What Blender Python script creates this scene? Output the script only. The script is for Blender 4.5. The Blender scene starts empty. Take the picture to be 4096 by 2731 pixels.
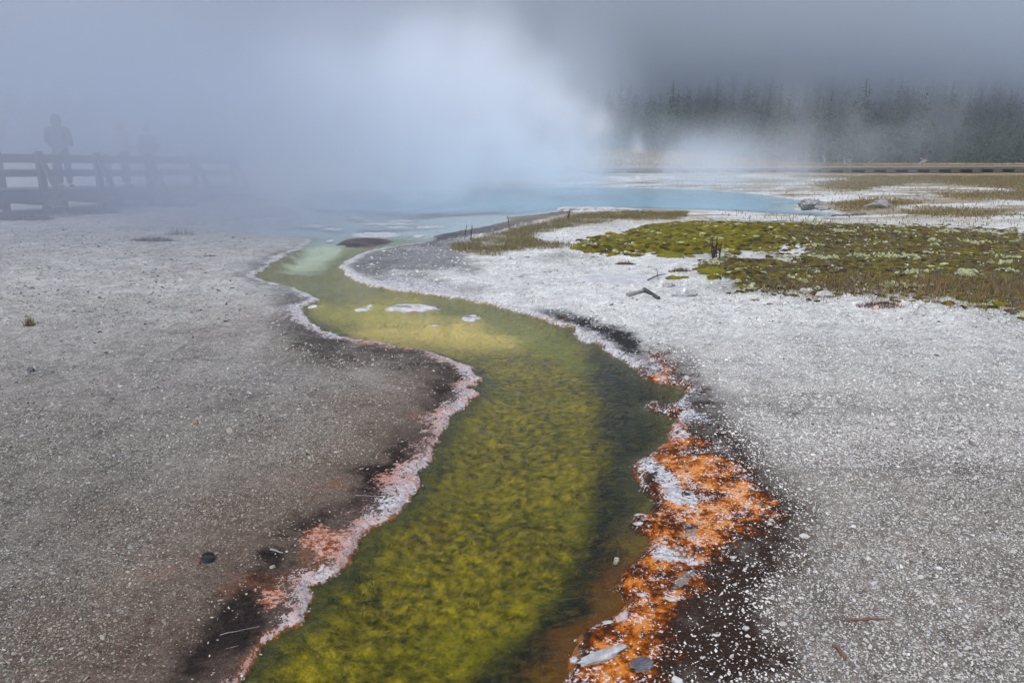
import bpy, bmesh, math, random
import numpy as np
from mathutils import Vector, Matrix, Euler

random.seed(7)
rng = np.random.default_rng(11)
scene = bpy.context.scene
R = math.radians

# ------------------------------------------------------------------ camera
CAM_H = 1.8
FOC = 740.0                     # focal length in pixels of a 1024-wide frame
HORIZON = 138.0                 # image row of the horizon (682 rows)
PITCH = math.atan((341.0 - HORIZON) / FOC)
cam_d = bpy.data.cameras.new("camera")
cam_d.lens = 36.0 * FOC / 1024.0
cam_d.sensor_width = 36.0
cam_d.clip_start = 0.05
cam_d.clip_end = 5000
cam = bpy.data.objects.new("camera", cam_d)
cam.location = (0, 0, CAM_H)
cam.rotation_euler = (math.pi / 2 - PITCH, 0, 0)
scene.collection.objects.link(cam)
scene.camera = cam

# ------------------------------------------------------------------ world / sun / exposure
SUN_EL, SUN_AZ = R(48), R(205)          # soft light from behind the camera
world = bpy.data.worlds.new("World")
scene.world = world
world.use_nodes = True
wn, wl = world.node_tree.nodes, world.node_tree.links
wn.clear()
w_out = wn.new("ShaderNodeOutputWorld")
w_bg = wn.new("ShaderNodeBackground")
w_sky = wn.new("ShaderNodeTexSky")
w_sky.sky_type = 'NISHITA'
w_sky.sun_disc = False
w_sky.sun_elevation = SUN_EL
w_sky.sun_rotation = SUN_AZ
w_sky.air_density = 1.0
w_sky.dust_density = 3.0
w_mix = wn.new("ShaderNodeMix")
w_mix.data_type = 'RGBA'
w_mix.inputs[0].default_value = 0.88                 # overcast: the cloud sheet hides most of the blue
w_mix.inputs[7].default_value = (3.25, 3.8, 4.95, 1)
wl.new(w_sky.outputs[0], w_mix.inputs[6])
# overcast sky: brighter overhead than at the horizon, the same all round (CIE overcast distribution)
w_tc = wn.new("ShaderNodeTexCoord"); w_sep = wn.new("ShaderNodeSeparateXYZ"); wl.new(w_tc.outputs["Generated"], w_sep.inputs[0])
w_mr = wn.new("ShaderNodeMapRange"); w_mr.inputs[1].default_value = 0.0; w_mr.inputs[2].default_value = 1.0
w_mr.inputs[3].default_value = 0.062; w_mr.inputs[4].default_value = 0.15
wl.new(w_sep.outputs["Z"], w_mr.inputs[0]); wl.new(w_mr.outputs[0], w_bg.inputs[1])
wl.new(w_mix.outputs[2], w_bg.inputs[0])
wl.new(w_bg.outputs[0], w_out.inputs[0])
sun_d = bpy.data.lights.new("sun", 'SUN')
sun_d.energy = 1.5
sun_d.angle = R(25)
sun_d.color = (1.0, 0.96, 0.9)
sun = bpy.data.objects.new("sun", sun_d)
sun_dir = Vector((math.sin(SUN_AZ) * math.cos(SUN_EL), math.cos(SUN_AZ) * math.cos(SUN_EL), math.sin(SUN_EL)))
sun.rotation_euler = sun_dir.to_track_quat('Z', 'Y').to_euler()
sun.location = (0, 0, 30)
scene.collection.objects.link(sun)
vs = scene.view_settings
vs.view_transform = 'Standard'
vs.look = 'None'
vs.gamma = 1
vs.use_curve_mapping = False
vs.exposure = 0.9
cy = scene.cycles
cy.use_denoising = True
try:
    cy.denoiser = 'OPENIMAGEDENOISE'
    cy.denoising_input_passes = 'RGB_ALBEDO_NORMAL'
except Exception:
    pass
cy.max_bounces = 8
cy.diffuse_bounces = 2
cy.glossy_bounces = 2
cy.transmission_bounces = 2
cy.volume_bounces = 4
cy.transparent_max_bounces = 12
cy.volume_step_rate = 0.7
cy.volume_max_steps = 128
cy.use_adaptive_sampling = True
cy.adaptive_threshold = 0.04
VOLUMES = True

# ------------------------------------------------------------------ helpers: projection
CP, SP = math.cos(PITCH), math.sin(PITCH)

def gp(fx, fy, z=0.0):
    """point of the photograph (4096 wide) laid onto the level z"""
    u = (np.asarray(fx, float) / 4 - 512) / FOC
    v = (341 - np.asarray(fy, float) / 4) / FOC
    dx, dy, dz = u, CP + v * SP, -SP + v * CP
    t = (z - CAM_H) / dz
    return dx * t, dy * t

def gP(fx, fy, z=0.0):
    x, y = gp(fx, fy, z)
    return Vector((float(x), float(y), z))

def at_depth(fx, fy, y):
    u = (fx / 4 - 512) / FOC
    v = (341 - fy / 4) / FOC
    t = y / (CP + v * SP)
    return Vector((u * t, y, CAM_H + (-SP + v * CP) * t))

def to_F(x, y, z=0.0):
    """design map: ground point -> coordinates of the traced survey"""
    zz = z - CAM_H
    d = np.maximum(y * CP - zz * SP, 0.3)
    u = x / d
    v = (y * SP + zz * CP) / d
    return (u * FOC + 512) * 4, (341 - v * FOC) * 4

def S(a, b, x):
    t = np.clip((x - a) / (b - a), 0, 1)
    return t * t * (3 - 2 * t)

def lerp(a, b, t):
    return a + (b - a) * t

# ------------------------------------------------------------------ helpers: noise
_perm = np.random.default_rng(5).permutation(4096).astype(np.int64)
_g2 = np.random.default_rng(6).uniform(0, 2 * math.pi, 4096)
_gx, _gy = np.cos(_g2), np.sin(_g2)

def pnoise(x, y, seed=0):
    xi, yi = np.floor(x).astype(np.int64), np.floor(y).astype(np.int64)
    xf, yf = x - xi, y - yi
    u = xf * xf * xf * (xf * (xf * 6 - 15) + 10)
    v = yf * yf * yf * (yf * (yf * 6 - 15) + 10)
    def g(ix, iy, fx, fy):
        h = _perm[(ix + _perm[(iy + seed * 131) & 4095]) & 4095]
        return _gx[h] * fx + _gy[h] * fy
    a = g(xi, yi, xf, yf); b = g(xi + 1, yi, xf - 1, yf)
    c = g(xi, yi + 1, xf, yf - 1); d = g(xi + 1, yi + 1, xf - 1, yf - 1)
    return 1.4 * lerp(lerp(a, b, u), lerp(c, d, u), v)

def fbm(x, y, scale, octs=4, seed=0, gain=0.5):
    """about -1..1; scale = size of the largest lump in metres"""
    out = np.zeros_like(x, dtype=float); amp = 1.0; tot = 0; f = 1.0 / scale
    for o in range(octs):
        out += amp * pnoise(x * f, y * f, seed + o * 7)
        tot += amp; amp *= gain; f *= 2.03
    return out / tot * 1.6

def seg_dist(px, py, poly, closed=True):
    """distance to a polyline and the index of the nearest segment"""
    P = np.asarray(poly, float)
    A = P if closed else P[:-1]
    B = np.roll(P, -1, 0) if closed else P[1:]
    best = np.full(px.shape, 1e18); idx = np.zeros(px.shape, np.int32)
    for i in range(len(A)):
        ax, ay = A[i]; bx, by = B[i]
        dx, dy = bx - ax, by - ay
        L = dx * dx + dy * dy + 1e-12
        t = np.clip(((px - ax) * dx + (py - ay) * dy) / L, 0, 1)
        d = (px - ax - t * dx) ** 2 + (py - ay - t * dy) ** 2
        m = d < best
        best[m] = d[m]; idx[m] = i
    return np.sqrt(best), idx

def inside(px, py, poly):
    P = np.asarray(poly, float)
    r = np.zeros(px.shape, bool)
    j = len(P) - 1
    for i in range(len(P)):
        xi, yi = P[i]; xj, yj = P[j]
        if yi != yj:
            c = ((yi > py) != (yj > py)) & (px < (xj - xi) * (py - yi) / (yj - yi) + xi)
            r ^= c
        j = i
    return r

def sdist(px, py, poly):
    """signed distance, negative inside"""
    d, _ = seg_dist(px, py, poly)
    return np.where(inside(px, py, poly), -d, d)

# ------------------------------------------------------------------ helpers: meshes and tags
COL = scene.collection

def tag(o, label=None, cat=None, group=None, kind=None):
    if label: o["label"] = label
    if cat: o["category"] = cat
    if group: o["group"] = group
    if kind: o["kind"] = kind
    return o

def link(o, parent=None):
    COL.objects.link(o)
    if parent is not None: o.parent = parent
    return o

def empty(name, loc=(0, 0, 0), rz=0.0):
    o = bpy.data.objects.new(name, None)
    o.location = loc; o.rotation_euler = (0, 0, rz)
    o.empty_display_size = 0.1
    return link(o)

def mk_mesh(name, V, F, mat=None, col=None, smooth=False, attrs=None):
    """V (n,3), F (m,k) same k for all"""
    V = np.ascontiguousarray(V, np.float32); F = np.ascontiguousarray(F, np.int32)
    me = bpy.data.meshes.new(name)
    n, (m, k) = len(V), F.shape
    me.vertices.add(n); me.vertices.foreach_set("co", V.ravel())
    me.loops.add(m * k); me.loops.foreach_set("vertex_index", F.ravel())
    me.polygons.add(m)
    me.polygons.foreach_set("loop_start", np.arange(0, m * k, k, dtype=np.int32))
    if smooth:
        me.polygons.foreach_set("use_smooth", np.ones(m, bool))
    else:
        me.polygons.foreach_set("use_smooth", np.zeros(m, bool))
    me.update(calc_edges=True)
    if col is not None:
        a = me.attributes.new("col", 'FLOAT_COLOR', 'POINT')
        c = np.ones((n, 4), np.float32); c[:, :3] = col
        a.data.foreach_set("color", c.ravel())
    for kx, vx in (attrs or {}).items():
        a = me.attributes.new(kx, 'FLOAT', 'POINT')
        a.data.foreach_set("value", np.ascontiguousarray(vx, np.float32).ravel())
    if mat: me.materials.append(mat)
    return me

def mobj(name, me, parent=None, loc=None):
    o = bpy.data.objects.new(name, me)
    if loc is not None: o.location = loc
    return link(o, parent)

class MB:
    """collects quads and triangles into one mesh"""
    def __init__(s): s.v = []; s.f = []
    def add(s, vs, fs):
        b = len(s.v); s.v += [tuple(p) for p in vs]; s.f += [tuple(i + b for i in f) for f in fs]
    def box(s, c, size, rot=None, jit=0.0):
        hx, hy, hz = size[0] / 2, size[1] / 2, size[2] / 2
        vs = [Vector((sx * hx, sy * hy, sz * hz)) for sz in (-1, 1) for sy in (-1, 1) for sx in (-1, 1)]
        if jit: vs = [p + Vector((random.uniform(-jit, jit),) * 3) for p in vs]
        if rot is not None: vs = [rot @ p for p in vs]
        vs = [p + Vector(c) for p in vs]
        s.add(vs, [(0, 2, 3, 1), (4, 5, 7, 6), (0, 1, 5, 4), (2, 6, 7, 3), (0, 4, 6, 2), (1, 3, 7, 5)])
    def tube(s, pts, rad, n=7, jit=0.0, cap=True):
        pts = [Vector(p) for p in pts]; rings = []
        for i, p in enumerate(pts):
            d = (pts[min(i + 1, len(pts) - 1)] - pts[max(i - 1, 0)]).normalized()
            a = d.orthogonal().normalized() if i == 0 else (prev - d * prev.dot(d)).normalized()
            prev = a; b = d.cross(a)
            r = rad[i] if hasattr(rad, '__len__') else rad
            rings.append([p + (a * math.cos(2 * math.pi * k / n) + b * math.sin(2 * math.pi * k / n)) * r * (1 + random.uniform(-jit, jit)) for k in range(n)])
        vs = [q for rg in rings for q in rg]; fs = []
        for i in range(len(pts) - 1):
            for k in range(n):
                fs.append((i * n + k, i * n + (k + 1) % n, (i + 1) * n + (k + 1) % n, (i + 1) * n + k))
        if cap:
            fs.append(tuple(range(n - 1, -1, -1))); fs.append(tuple((len(pts) - 1) * n + k for k in range(n)))
        s.add(vs, fs)
    def mesh(s, name, mat, smooth=False, bevel=0.0):
        me = bpy.data.meshes.new(name)
        me.from_pydata(s.v, [], s.f)
        if bevel:
            bm = bmesh.new(); bm.from_mesh(me)
            bmesh.ops.bevel(bm, geom=bm.edges[:], offset=bevel, segments=1, affect='EDGES', profile=0.5)
            bm.to_mesh(me); bm.free()
        if smooth:
            for p in me.polygons: p.use_smooth = True
        if mat: me.materials.append(mat)
        return me
    def build(s, name, mat, parent=None, smooth=False, bevel=0.0, loc=None):
        return mobj(name, s.mesh(name, mat, smooth, bevel), parent, loc)

# ------------------------------------------------------------------ helpers: materials
def new_mat(name):
    m = bpy.data.materials.new(name); m.use_nodes = True
    nt = m.node_tree; nt.nodes.clear()
    return m, nt, nt.nodes, nt.links

def n_noise(nt, scale, detail=4, vec=None, rough=0.55, dist=0.0):
    n = nt.nodes.new("ShaderNodeTexNoise"); n.inputs["Scale"].default_value = scale
    n.inputs["Detail"].default_value = detail; n.inputs["Roughness"].default_value = rough
    n.inputs["Distortion"].default_value = dist
    if vec is not None: nt.links.new(vec, n.inputs["Vector"])
    return n

def n_ramp(nt, fac, stops):
    r = nt.nodes.new("ShaderNodeValToRGB")
    el = r.color_ramp.elements
    while len(el) > len(stops): el.remove(el[-1])
    while len(el) < len(stops): el.new(0.5)
    for e, (p, c) in zip(el, stops):
        e.position = p; e.color = (*c, 1) if len(c) == 3 else c
    nt.links.new(fac, r.inputs[0])
    return r

def n_math(nt, op, a, b=None, c=None):
    n = nt.nodes.new("ShaderNodeMath"); n.operation = op
    for i, x in enumerate((a, b, c)):
        if x is None: continue
        if isinstance(x, (int, float)): n.inputs[i].default_value = x
        else: nt.links.new(x, n.inputs[i])
    return n.outputs[0]

def n_mix(nt, fac, a, b, blend='MIX'):
    n = nt.nodes.new("ShaderNodeMix"); n.data_type = 'RGBA'; n.blend_type = blend
    for i, x in ((0, fac), (6, a), (7, b)):
        if isinstance(x, (int, float)): n.inputs[i].default_value = x
        elif isinstance(x, tuple): n.inputs[i].default_value = (*x, 1)
        else: nt.links.new(x, n.inputs[i])
    return n.outputs[2]

def attr_mat(name, rough=0.9, spec=0.3, speckle=None, bump=None, rough_attr=None, translucent=0.0, vary=0.0):
    """colour from the mesh's col attribute, broken up by noise"""
    m, nt, N, L = new_mat(name)
    out = N.new("ShaderNodeOutputMaterial"); b = N.new("ShaderNodeBsdfPrincipled")
    a = N.new("ShaderNodeAttribute"); a.attribute_name = "col"
    c = a.outputs["Color"]
    tc = N.new("ShaderNodeTexCoord")
    for (scale, lo, hi) in speckle or []:
        n = n_noise(nt, scale, 3, tc.outputs["Object"], 0.6)
        r = n_ramp(nt, n.outputs["Fac"], [(0.3, (lo,) * 3), (0.7, (hi,) * 3)])
        c = n_mix(nt, 1.0, c, r.outputs[0], 'MULTIPLY')
    L.new(c, b.inputs["Base Color"])
    b.inputs["Specular IOR Level"].default_value = spec
    if rough_attr:
        ra = N.new("ShaderNodeAttribute"); ra.attribute_name = rough_attr
        L.new(ra.outputs["Fac"], b.inputs["Roughness"])
    else:
        b.inputs["Roughness"].default_value = rough
    nrm = None
    for (scale, strength, dist) in bump or []:
        n = n_noise(nt, scale, 4, tc.outputs["Object"], 0.65)
        bp = N.new("ShaderNodeBump"); bp.inputs["Strength"].default_value = strength; bp.inputs["Distance"].default_value = dist
        L.new(n.outputs["Fac"], bp.inputs["Height"])
        if nrm is not None: L.new(nrm, bp.inputs["Normal"])
        nrm = bp.outputs[0]
    if nrm is not None: L.new(nrm, b.inputs["Normal"])
    if translucent:
        t = N.new("ShaderNodeBsdfTranslucent"); L.new(c, t.inputs[0])
        mx = N.new("ShaderNodeMixShader"); mx.inputs[0].default_value = translucent
        L.new(b.outputs[0], mx.inputs[1]); L.new(t.outputs[0], mx.inputs[2]); L.new(mx.outputs[0], out.inputs[0])
    else:
        L.new(b.outputs[0], out.inputs[0])
    return m

def noise_mat(name, c1, c2, scale=6, rough=0.85, bump=0.3, bscale=40, dist=0.01, stretch=None, spec=0.3, metal=0.0):
    m, nt, N, L = new_mat(name)
    out = N.new("ShaderNodeOutputMaterial"); b = N.new("ShaderNodeBsdfPrincipled")
    tc = N.new("ShaderNodeTexCoord"); v = tc.outputs["Object"]
    if stretch:
        mp = N.new("ShaderNodeMapping"); mp.inputs["Scale"].default_value = stretch
        L.new(v, mp.inputs[0]); v = mp.outputs[0]
    n = n_noise(nt, scale, 5, v, 0.62)
    r = n_ramp(nt, n.outputs["Fac"], [(0.3, c1), (0.7, c2)])
    L.new(r.outputs[0], b.inputs["Base Color"])
    b.inputs["Roughness"].default_value = rough; b.inputs["Specular IOR Level"].default_value = spec
    n2 = n_noise(nt, bscale, 5, v, 0.6)
    bp = N.new("ShaderNodeBump"); bp.inputs["Strength"].default_value = bump; bp.inputs["Distance"].default_value = dist
    L.new(n2.outputs["Fac"], bp.inputs["Height"]); L.new(bp.outputs[0], b.inputs["Normal"])
    L.new(b.outputs[0], out.inputs[0])
    return m

# ------------------------------------------------------------------ survey of the ground (traced outlines)
LEFT_BANK = [(928,2731),(960,2684),(1002,2615),(1066,2546),(1150,2493),(1219,2456),(1235,2393),(1230,2350),(1246,2319),(1336,2281),(1394,2239),
 (1431,2176),(1458,2133),(1500,2085),(1569,2054),(1638,1969),(1689,1924),(1672,1881),(1724,1829),(1741,1759),(1794,1672),(1869,1596),(1920,1565),
 (1874,1540),(1907,1524),(1889,1514),(1930,1504),(1884,1473),(1889,1458),(1808,1432),(1742,1402),(1614,1384),(1538,1366),(1471,1353),(1410,1346),
 (1354,1341),(1308,1320),(1257,1290),(1216,1269),(1221,1254),(1206,1234),(1226,1208),(1288,1190),(1226,1167),(1155,1147),(1068,1119),(1012,1098),
 (1053,1075),(1089,1045),(1145,1014),(1201,989),(1230,968),(1257,959),(1197,947),(1078,932),(900,926)]
POOL_SHORE = [(815,908),(850,888),(1000,876),(1162,866),(1200,850),(1100,800),(1200,765),(1500,748),(2000,742),(2400,742),(2800,752),(3050,772),(3186,792),
 (3420,806),(3280,812),(3196,815),(3175,832),(3326,843),(3438,858),(3303,866),(3140,856),(3000,846),(2850,840),(2688,838),(2600,834),(2400,832),(2279,838),
 (2245,843),(2150,858),(2007,868),(2042,878),(2001,890),(1882,914),(1733,941)]
RIGHT_BANK = [(1736,953),(1665,971),(1553,986),(1486,999),(1435,1014),(1390,1035),(1364,1065),(1374,1086),(1410,1106),(1451,1126),(1512,1142),(1614,1160),
 (1716,1170),(1792,1180),(1869,1188),(1920,1203),(1996,1216),(2107,1248),(2204,1279),(2296,1310),(2311,1345),(2398,1368),(2444,1404),(2541,1450),
 (2536,1478),(2612,1506),(2699,1526),(2765,1557),(2734,1588),(2678,1603),(2612,1593),(2566,1608),(2638,1634),(2714,1659),(2689,1690),(2658,1710),
 (2668,1741),(2638,1776),(2592,1807),(2541,1838),(2556,1878),(2546,1929),(2612,1975),(2629,2028),(2535,2056),(2535,2098),(2633,2126),(2605,2178),
 (2549,2229),(2465,2290),(2484,2346),(2535,2374),(2474,2435),(2399,2482),(2310,2529),(2287,2632),(2255,2731)]
def W(poly, z=0.0):
    a = np.array(poly, float); x, y = gp(a[:, 0], a[:, 1], z); return np.stack([x, y], 1)
_lb, _ps, _rb = W(LEFT_BANK), W(POOL_SHORE), W(RIGHT_BANK)
_start = np.array([[-1.35, -4.0], [-1.05, 0.5]]); _end = np.array([[0.35, 0.5], [0.1, -4.0]])
WATER = np.concatenate([_start, _lb, _ps, _rb, _end])
N_L, N_P = 2 + len(_lb), len(_ps)
WATER_Z = -0.022
MOUTH_Y = 13.0

ORANGE = [[(2560,1790),(2640,1730),(2720,1700),(2830,1780),(2950,1890),(3090,2000),(3085,2120),(2980,2120),(2900,2200),(2880,2290),(2810,2330),(2740,2420),(2660,2560),(2640,2760),(2180,2780),(2380,2480),(2440,2300),(2590,2180),(2520,2060),(2600,1980),(2530,1850)],
          [(2530,1470),(2640,1425),(2680,1495),(2790,1545),(2770,1600),(2690,1612),(2640,1625),(2730,1655),(2690,1705),(2640,1690),(2560,1600)]]
DARK_R = [(2580,1420),(2740,1470),(2830,1580),(2900,1690),(2990,1790),(3060,1880),(3190,2020),(3220,2220),(3080,2340),(3060,2470),(3140,2600),(3160,2800),(2200,2800),(2300,2400),(2500,1900),(2540,1500)]
BLACK_R = [(2150,1240),(2250,1258),(2340,1275),(2450,1308),(2535,1350),(2570,1410),(2490,1412),(2430,1372),(2380,1345),(2310,1310),(2230,1278)]
BLACK_POOL = [(1733,941),(1882,914),(2001,890),(2042,868),(2150,852),(2260,838),(2300,856),(2180,880),(2060,910),(1940,940),(1800,960),(1740,965)]
WHITE_R = [[(2745,1530),(2800,1545),(2815,1600),(2750,1610),(2735,1580)],[(2690,1650),(2760,1625),(2850,1690),(2800,1705),(2700,1680)],[(2660,1705),(2730,1700),(2770,1765),(2700,1770),(2660,1740)],
           [(2690,1930),(2790,1960),(2870,2000),(2800,2045),(2710,2030),(2640,1980)],[(2620,2165),(2690,2185),(2770,2250),(2850,2280),(2740,2285),(2650,2230)],
           [(2540,1450),(2620,1445),(2650,1470),(2600,1495),(2545,1480)],[(2565,1600),(2620,1592),(2760,1605),(2700,1618),(2620,1612)],[(2545,1835),(2620,1840),(2700,1920),(2640,1950),(2570,1890)],
           [(2300,1300),(2350,1305),(2430,1350),(2460,1385),(2400,1370),(2320,1345)]]
WHITE_LINE_R = [(1410,1098),(1500,1110),(1700,1125),(1850,1165),(1990,1205),(1860,1192),(1700,1172),(1500,1142)]
GREY_R = [[(2650,2200),(2780,2200),(2790,2250),(2700,2260)],[(2730,2080),(2810,2085),(2790,2130),(2740,2120)],[(2700,2310),(2760,2310),(2750,2350),(2700,2345)]]
DARK_L = [[(820,2480),(900,2400),(1050,2370),(1130,2400),(1150,2450),(1050,2540),(930,2620),(850,2740),(700,2760),(760,2600)],
          [(1410,1980),(1440,1900),(1500,1840),(1620,1760),(1660,1790),(1600,1860),(1590,1930),(1520,1990),(1450,2010)],
          [(1000,2290),(1080,2180),(1250,2090),(1330,2060),(1300,2130),(1180,2200),(1060,2310)],
          [(1700,1590),(1800,1545),(1850,1560),(1830,1600),(1740,1620)],
          [(1230,1400),(1400,1375),(1640,1405),(1800,1450),(1850,1500),(1700,1470),(1500,1440),(1260,1470)],
          [(1120,1230),(1200,1190),(1210,1260),(1250,1310),(1290,1350),(1180,1360),(1110,1300)]]
SALMON_L = [[(1180,2170),(1290,2110),(1390,2120),(1410,2170),(1370,2230),(1260,2270),(1200,2240)],[(1030,2390),(1110,2345),(1190,2340),(1210,2390),(1150,2420),(1060,2420)],
            [(1480,1920),(1560,1880),(1650,1890),(1640,1950),(1540,1960)],[(1340,1335),(1470,1350),(1640,1385),(1740,1405),(1600,1400),(1420,1375)]]
MOSS = [(2330,1000),(2420,985),(2520,975),(2600,935),(2700,905),(2830,895),(3000,900),(3250,905),(3500,918),(3620,930),(3800,935),(4000,950),(4300,965),(5200,1000),(5600,1150),(5000,1330),
 (4096,1275),(3900,1245),(3780,1225),(3600,1215),(3400,1195),(3200,1205),(3060,1200),(2960,1170),(2900,1140),(2830,1110),(2810,1085),(2900,1060),(3050,1060),(3030,1035),(2900,1030),(2790,1020),(2600,1015),(2420,1022),(2360,1012)]
MOSS_HOLE = [(2950,1015),(3080,1000),(3200,990),(3230,1030),(3150,1075),(3040,1055),(2950,1040)]
GRASS_R = [(1790,1000),(1900,965),(2050,925),(2200,895),(2330,868),(2500,855),(2750,850),(2740,880),(2500,885),(2330,905),(2200,930),(2100,960),(2180,985),(2330,1000),(2120,1010),(1960,1030),(1850,1020)]
FAR_GRASS = [[(3250,745),(3500,705),(3800,690),(4300,690),(5000,700),(5000,790),(4096,770),(3900,745),(3650,735),(3400,770)],[(3600,855),(3700,838),(3900,845),(4060,868),(3900,880),(3680,872)],
             [(3330,815),(3500,800),(3700,815),(3560,838),(3380,850)],[(3750,780),(4096,775),(4500,790),(4096,805),(3800,800)],[(3150,700),(3400,690),(3600,698),(3400,712),(3200,716)]]

BEND = [(1420,1045),(1560,990),(1740,965),(1880,965),(1890,1005),(1850,1050),(1950,1085),(1720,1105),(1560,1095),(1430,1072)]
def poly_mask(fx, fy, poly, soft):
    """1 inside, 0 outside, blurred over about soft units"""
    P = np.array(poly, float)
    m = np.zeros(fx.shape)
    sel = (fx > P[:, 0].min() - soft) & (fx < P[:, 0].max() + soft) & (fy > P[:, 1].min() - soft) & (fy < P[:, 1].max() + soft)
    if sel.any():
        m[sel] = S(soft * 0.6, -soft * 0.6, sdist(fx[sel], fy[sel], P))
    return m

def water_sd(x, y):
    """signed distance to the waterline in metres (negative in the water), scalloped"""
    d, idx = seg_dist(x, y, WATER)
    sd = np.where(inside(x, y, WATER), -d, d)
    k = np.clip(y / 4.0, 0.6, 3.0)
    near = np.exp(-(sd / 0.5) ** 2)
    sd = sd + near * (0.030 * k * fbm(x, y, 0.28, 3, 21) + 0.012 * fbm(x, y, 0.06, 2, 22))
    side = np.where(idx < N_L, 0, np.where(idx < N_L + N_P, 1, 2))      # 0 left bank, 1 pool, 2 right bank
    return sd, side, idx

def far_relief(x, y):
    z = 0.95 * np.exp(-(((x - 6.5) / 9.0) ** 2 + ((y - 48) / 7.0) ** 2))
    z = z - 2.6 * S(54, 84, y)
    z = z + 46 * S(120, 420, y) * (0.75 + 0.25 * S(-60, 160, x)) + 40 * S(400, 900, y)
    return z

BARS = [(1645,1230,205,30),(1450,1238,56,15),(1478,1222,22,11),(1882,1271,70,24),(1738,1300,18,6),(1250,1224,34,13),(1462,968,205,36),(1510,937,180,20)]
def relief(x, y, sd, side, m_moss):
    land = S(0.0, 0.06, sd) * 0.022 + S(0.05, 0.6, sd) * 0.03 + S(0.5, 3.0, sd) * 0.03
    land += S(0.1, 1.2, sd) * (0.022 * fbm(x, y, 2.6, 3, 3) + 0.006 * fbm(x, y, 0.35, 3, 4))
    land += 0.010 * S(0, 0.02, sd) * S(0.16, 0.04, sd) * (0.6 + fbm(x, y, 0.05, 3, 9))
    land += m_moss * 0.05
    pool = S(MOUTH_Y - 0.5, MOUTH_Y + 2.5, y)
    depth = 0.012 + S(0.0, 0.30, -sd) * 0.085
    depth = lerp(depth, 0.012 + 0.25 * S(0.2, 4.0, -sd), pool)
    for (fx_, fy_, wF, hF) in BARS:
        x0, y0 = gp(fx_, fy_, WATER_Z); mf = (y0 * CP + CAM_H * SP) / (FOC * 4)
        rx, ry = 0.5 * wF * mf, 0.5 * (gp(fx_, fy_ - hF / 2)[1] - gp(fx_, fy_ + hF / 2)[1])
        g = np.exp(-((x - x0) / (1.5 * rx + 0.10)) ** 4 - ((y - y0) / (1.5 * ry + 0.10)) ** 4)
        depth = depth * (1 - 0.93 * g)
    bed = WATER_Z - depth + (1 - pool) * S(0.05, 0.25, -sd) * np.clip(depth / 0.09, 0.05, 1) * (0.030 * fbm(x, y, 0.16, 4, 12, 0.62))
    z = np.where(sd > 0, land + WATER_Z + 0.004, bed)
    return z + np.where(sd > 0, far_relief(x, y), 0.0)

def masks_at(x, y):
    M = {}
    sd, side, idx = water_sd(x, y)
    wx = fbm(x, y, 0.35, 4, 31); wy = fbm(x, y, 0.35, 4, 32)
    fx, fy = to_F(x, y)
    warp = np.clip(fy - 700, 30, 1600) * 0.035
    wx = wx + 0.5 * fbm(x, y, 0.08, 3, 33, 0.6); wy = wy + 0.5 * fbm(x, y, 0.08, 3, 34, 0.6)
    fxw, fyw = fx + wx * warp * 1.3, fy + wy * warp * 0.8
    M.update(sd=sd, side=side, idx=idx, fx=fx, fy=fy)
    M['moss'] = np.clip(poly_mask(fxw + wx * 20, fyw + wy * 10, MOSS, 55) - poly_mask(fxw, fyw, MOSS_HOLE, 30) * 0.8, 0, 1)
    M['fringe'] = poly_mask(fxw + wx * 40, fyw + wy * 15, MOSS, 170)
    M['grassr'] = poly_mask(fxw, fyw, GRASS_R, 18)
    M['farg'] = np.clip(sum(poly_mask(fxw + wx * 60, fyw, p, 20) for p in FAR_GRASS), 0, 1)
    M['orange'] = np.clip(sum(poly_mask(fxw, fyw, p, 190) for p in ORANGE), 0, 1)
    M['darkr'] = poly_mask(fxw, fyw, DARK_R, 300)
    M['blackr'] = poly_mask(fxw, fyw, BLACK_R, 70)
    M['blackp'] = poly_mask(fxw, fyw, BLACK_POOL, 22)
    M['whiter'] = np.clip(sum(poly_mask(fxw, fyw, p, 64) for p in WHITE_R) + poly_mask(fxw, fyw, WHITE_LINE_R, 30), 0, 1)
    M['greyr'] = np.clip(sum(poly_mask(fxw, fyw, p, 60) for p in GREY_R), 0, 1)
    M['darkl'] = np.clip(sum(poly_mask(fxw + wx * 25, fyw + wy * 20, p, 210) for p in DARK_L), 0, 1)
    M['bend'] = poly_mask(fxw + wx * 30, fyw + wy * 12, BEND, 90)
    M['salmon'] = np.clip(sum(poly_mask(fxw, fyw, p, 50) for p in SALMON_L), 0, 1)
    return M

def brk(mask, n, k=0.55):
    """ragged, flaky version of a blurred mask"""
    return S(0.36, 0.62, mask + k * n) * S(0.0, 0.12, mask)

def mixc(c, col, t):
    return c + (np.asarray(col)[None] - c) * t[:, None]

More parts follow.
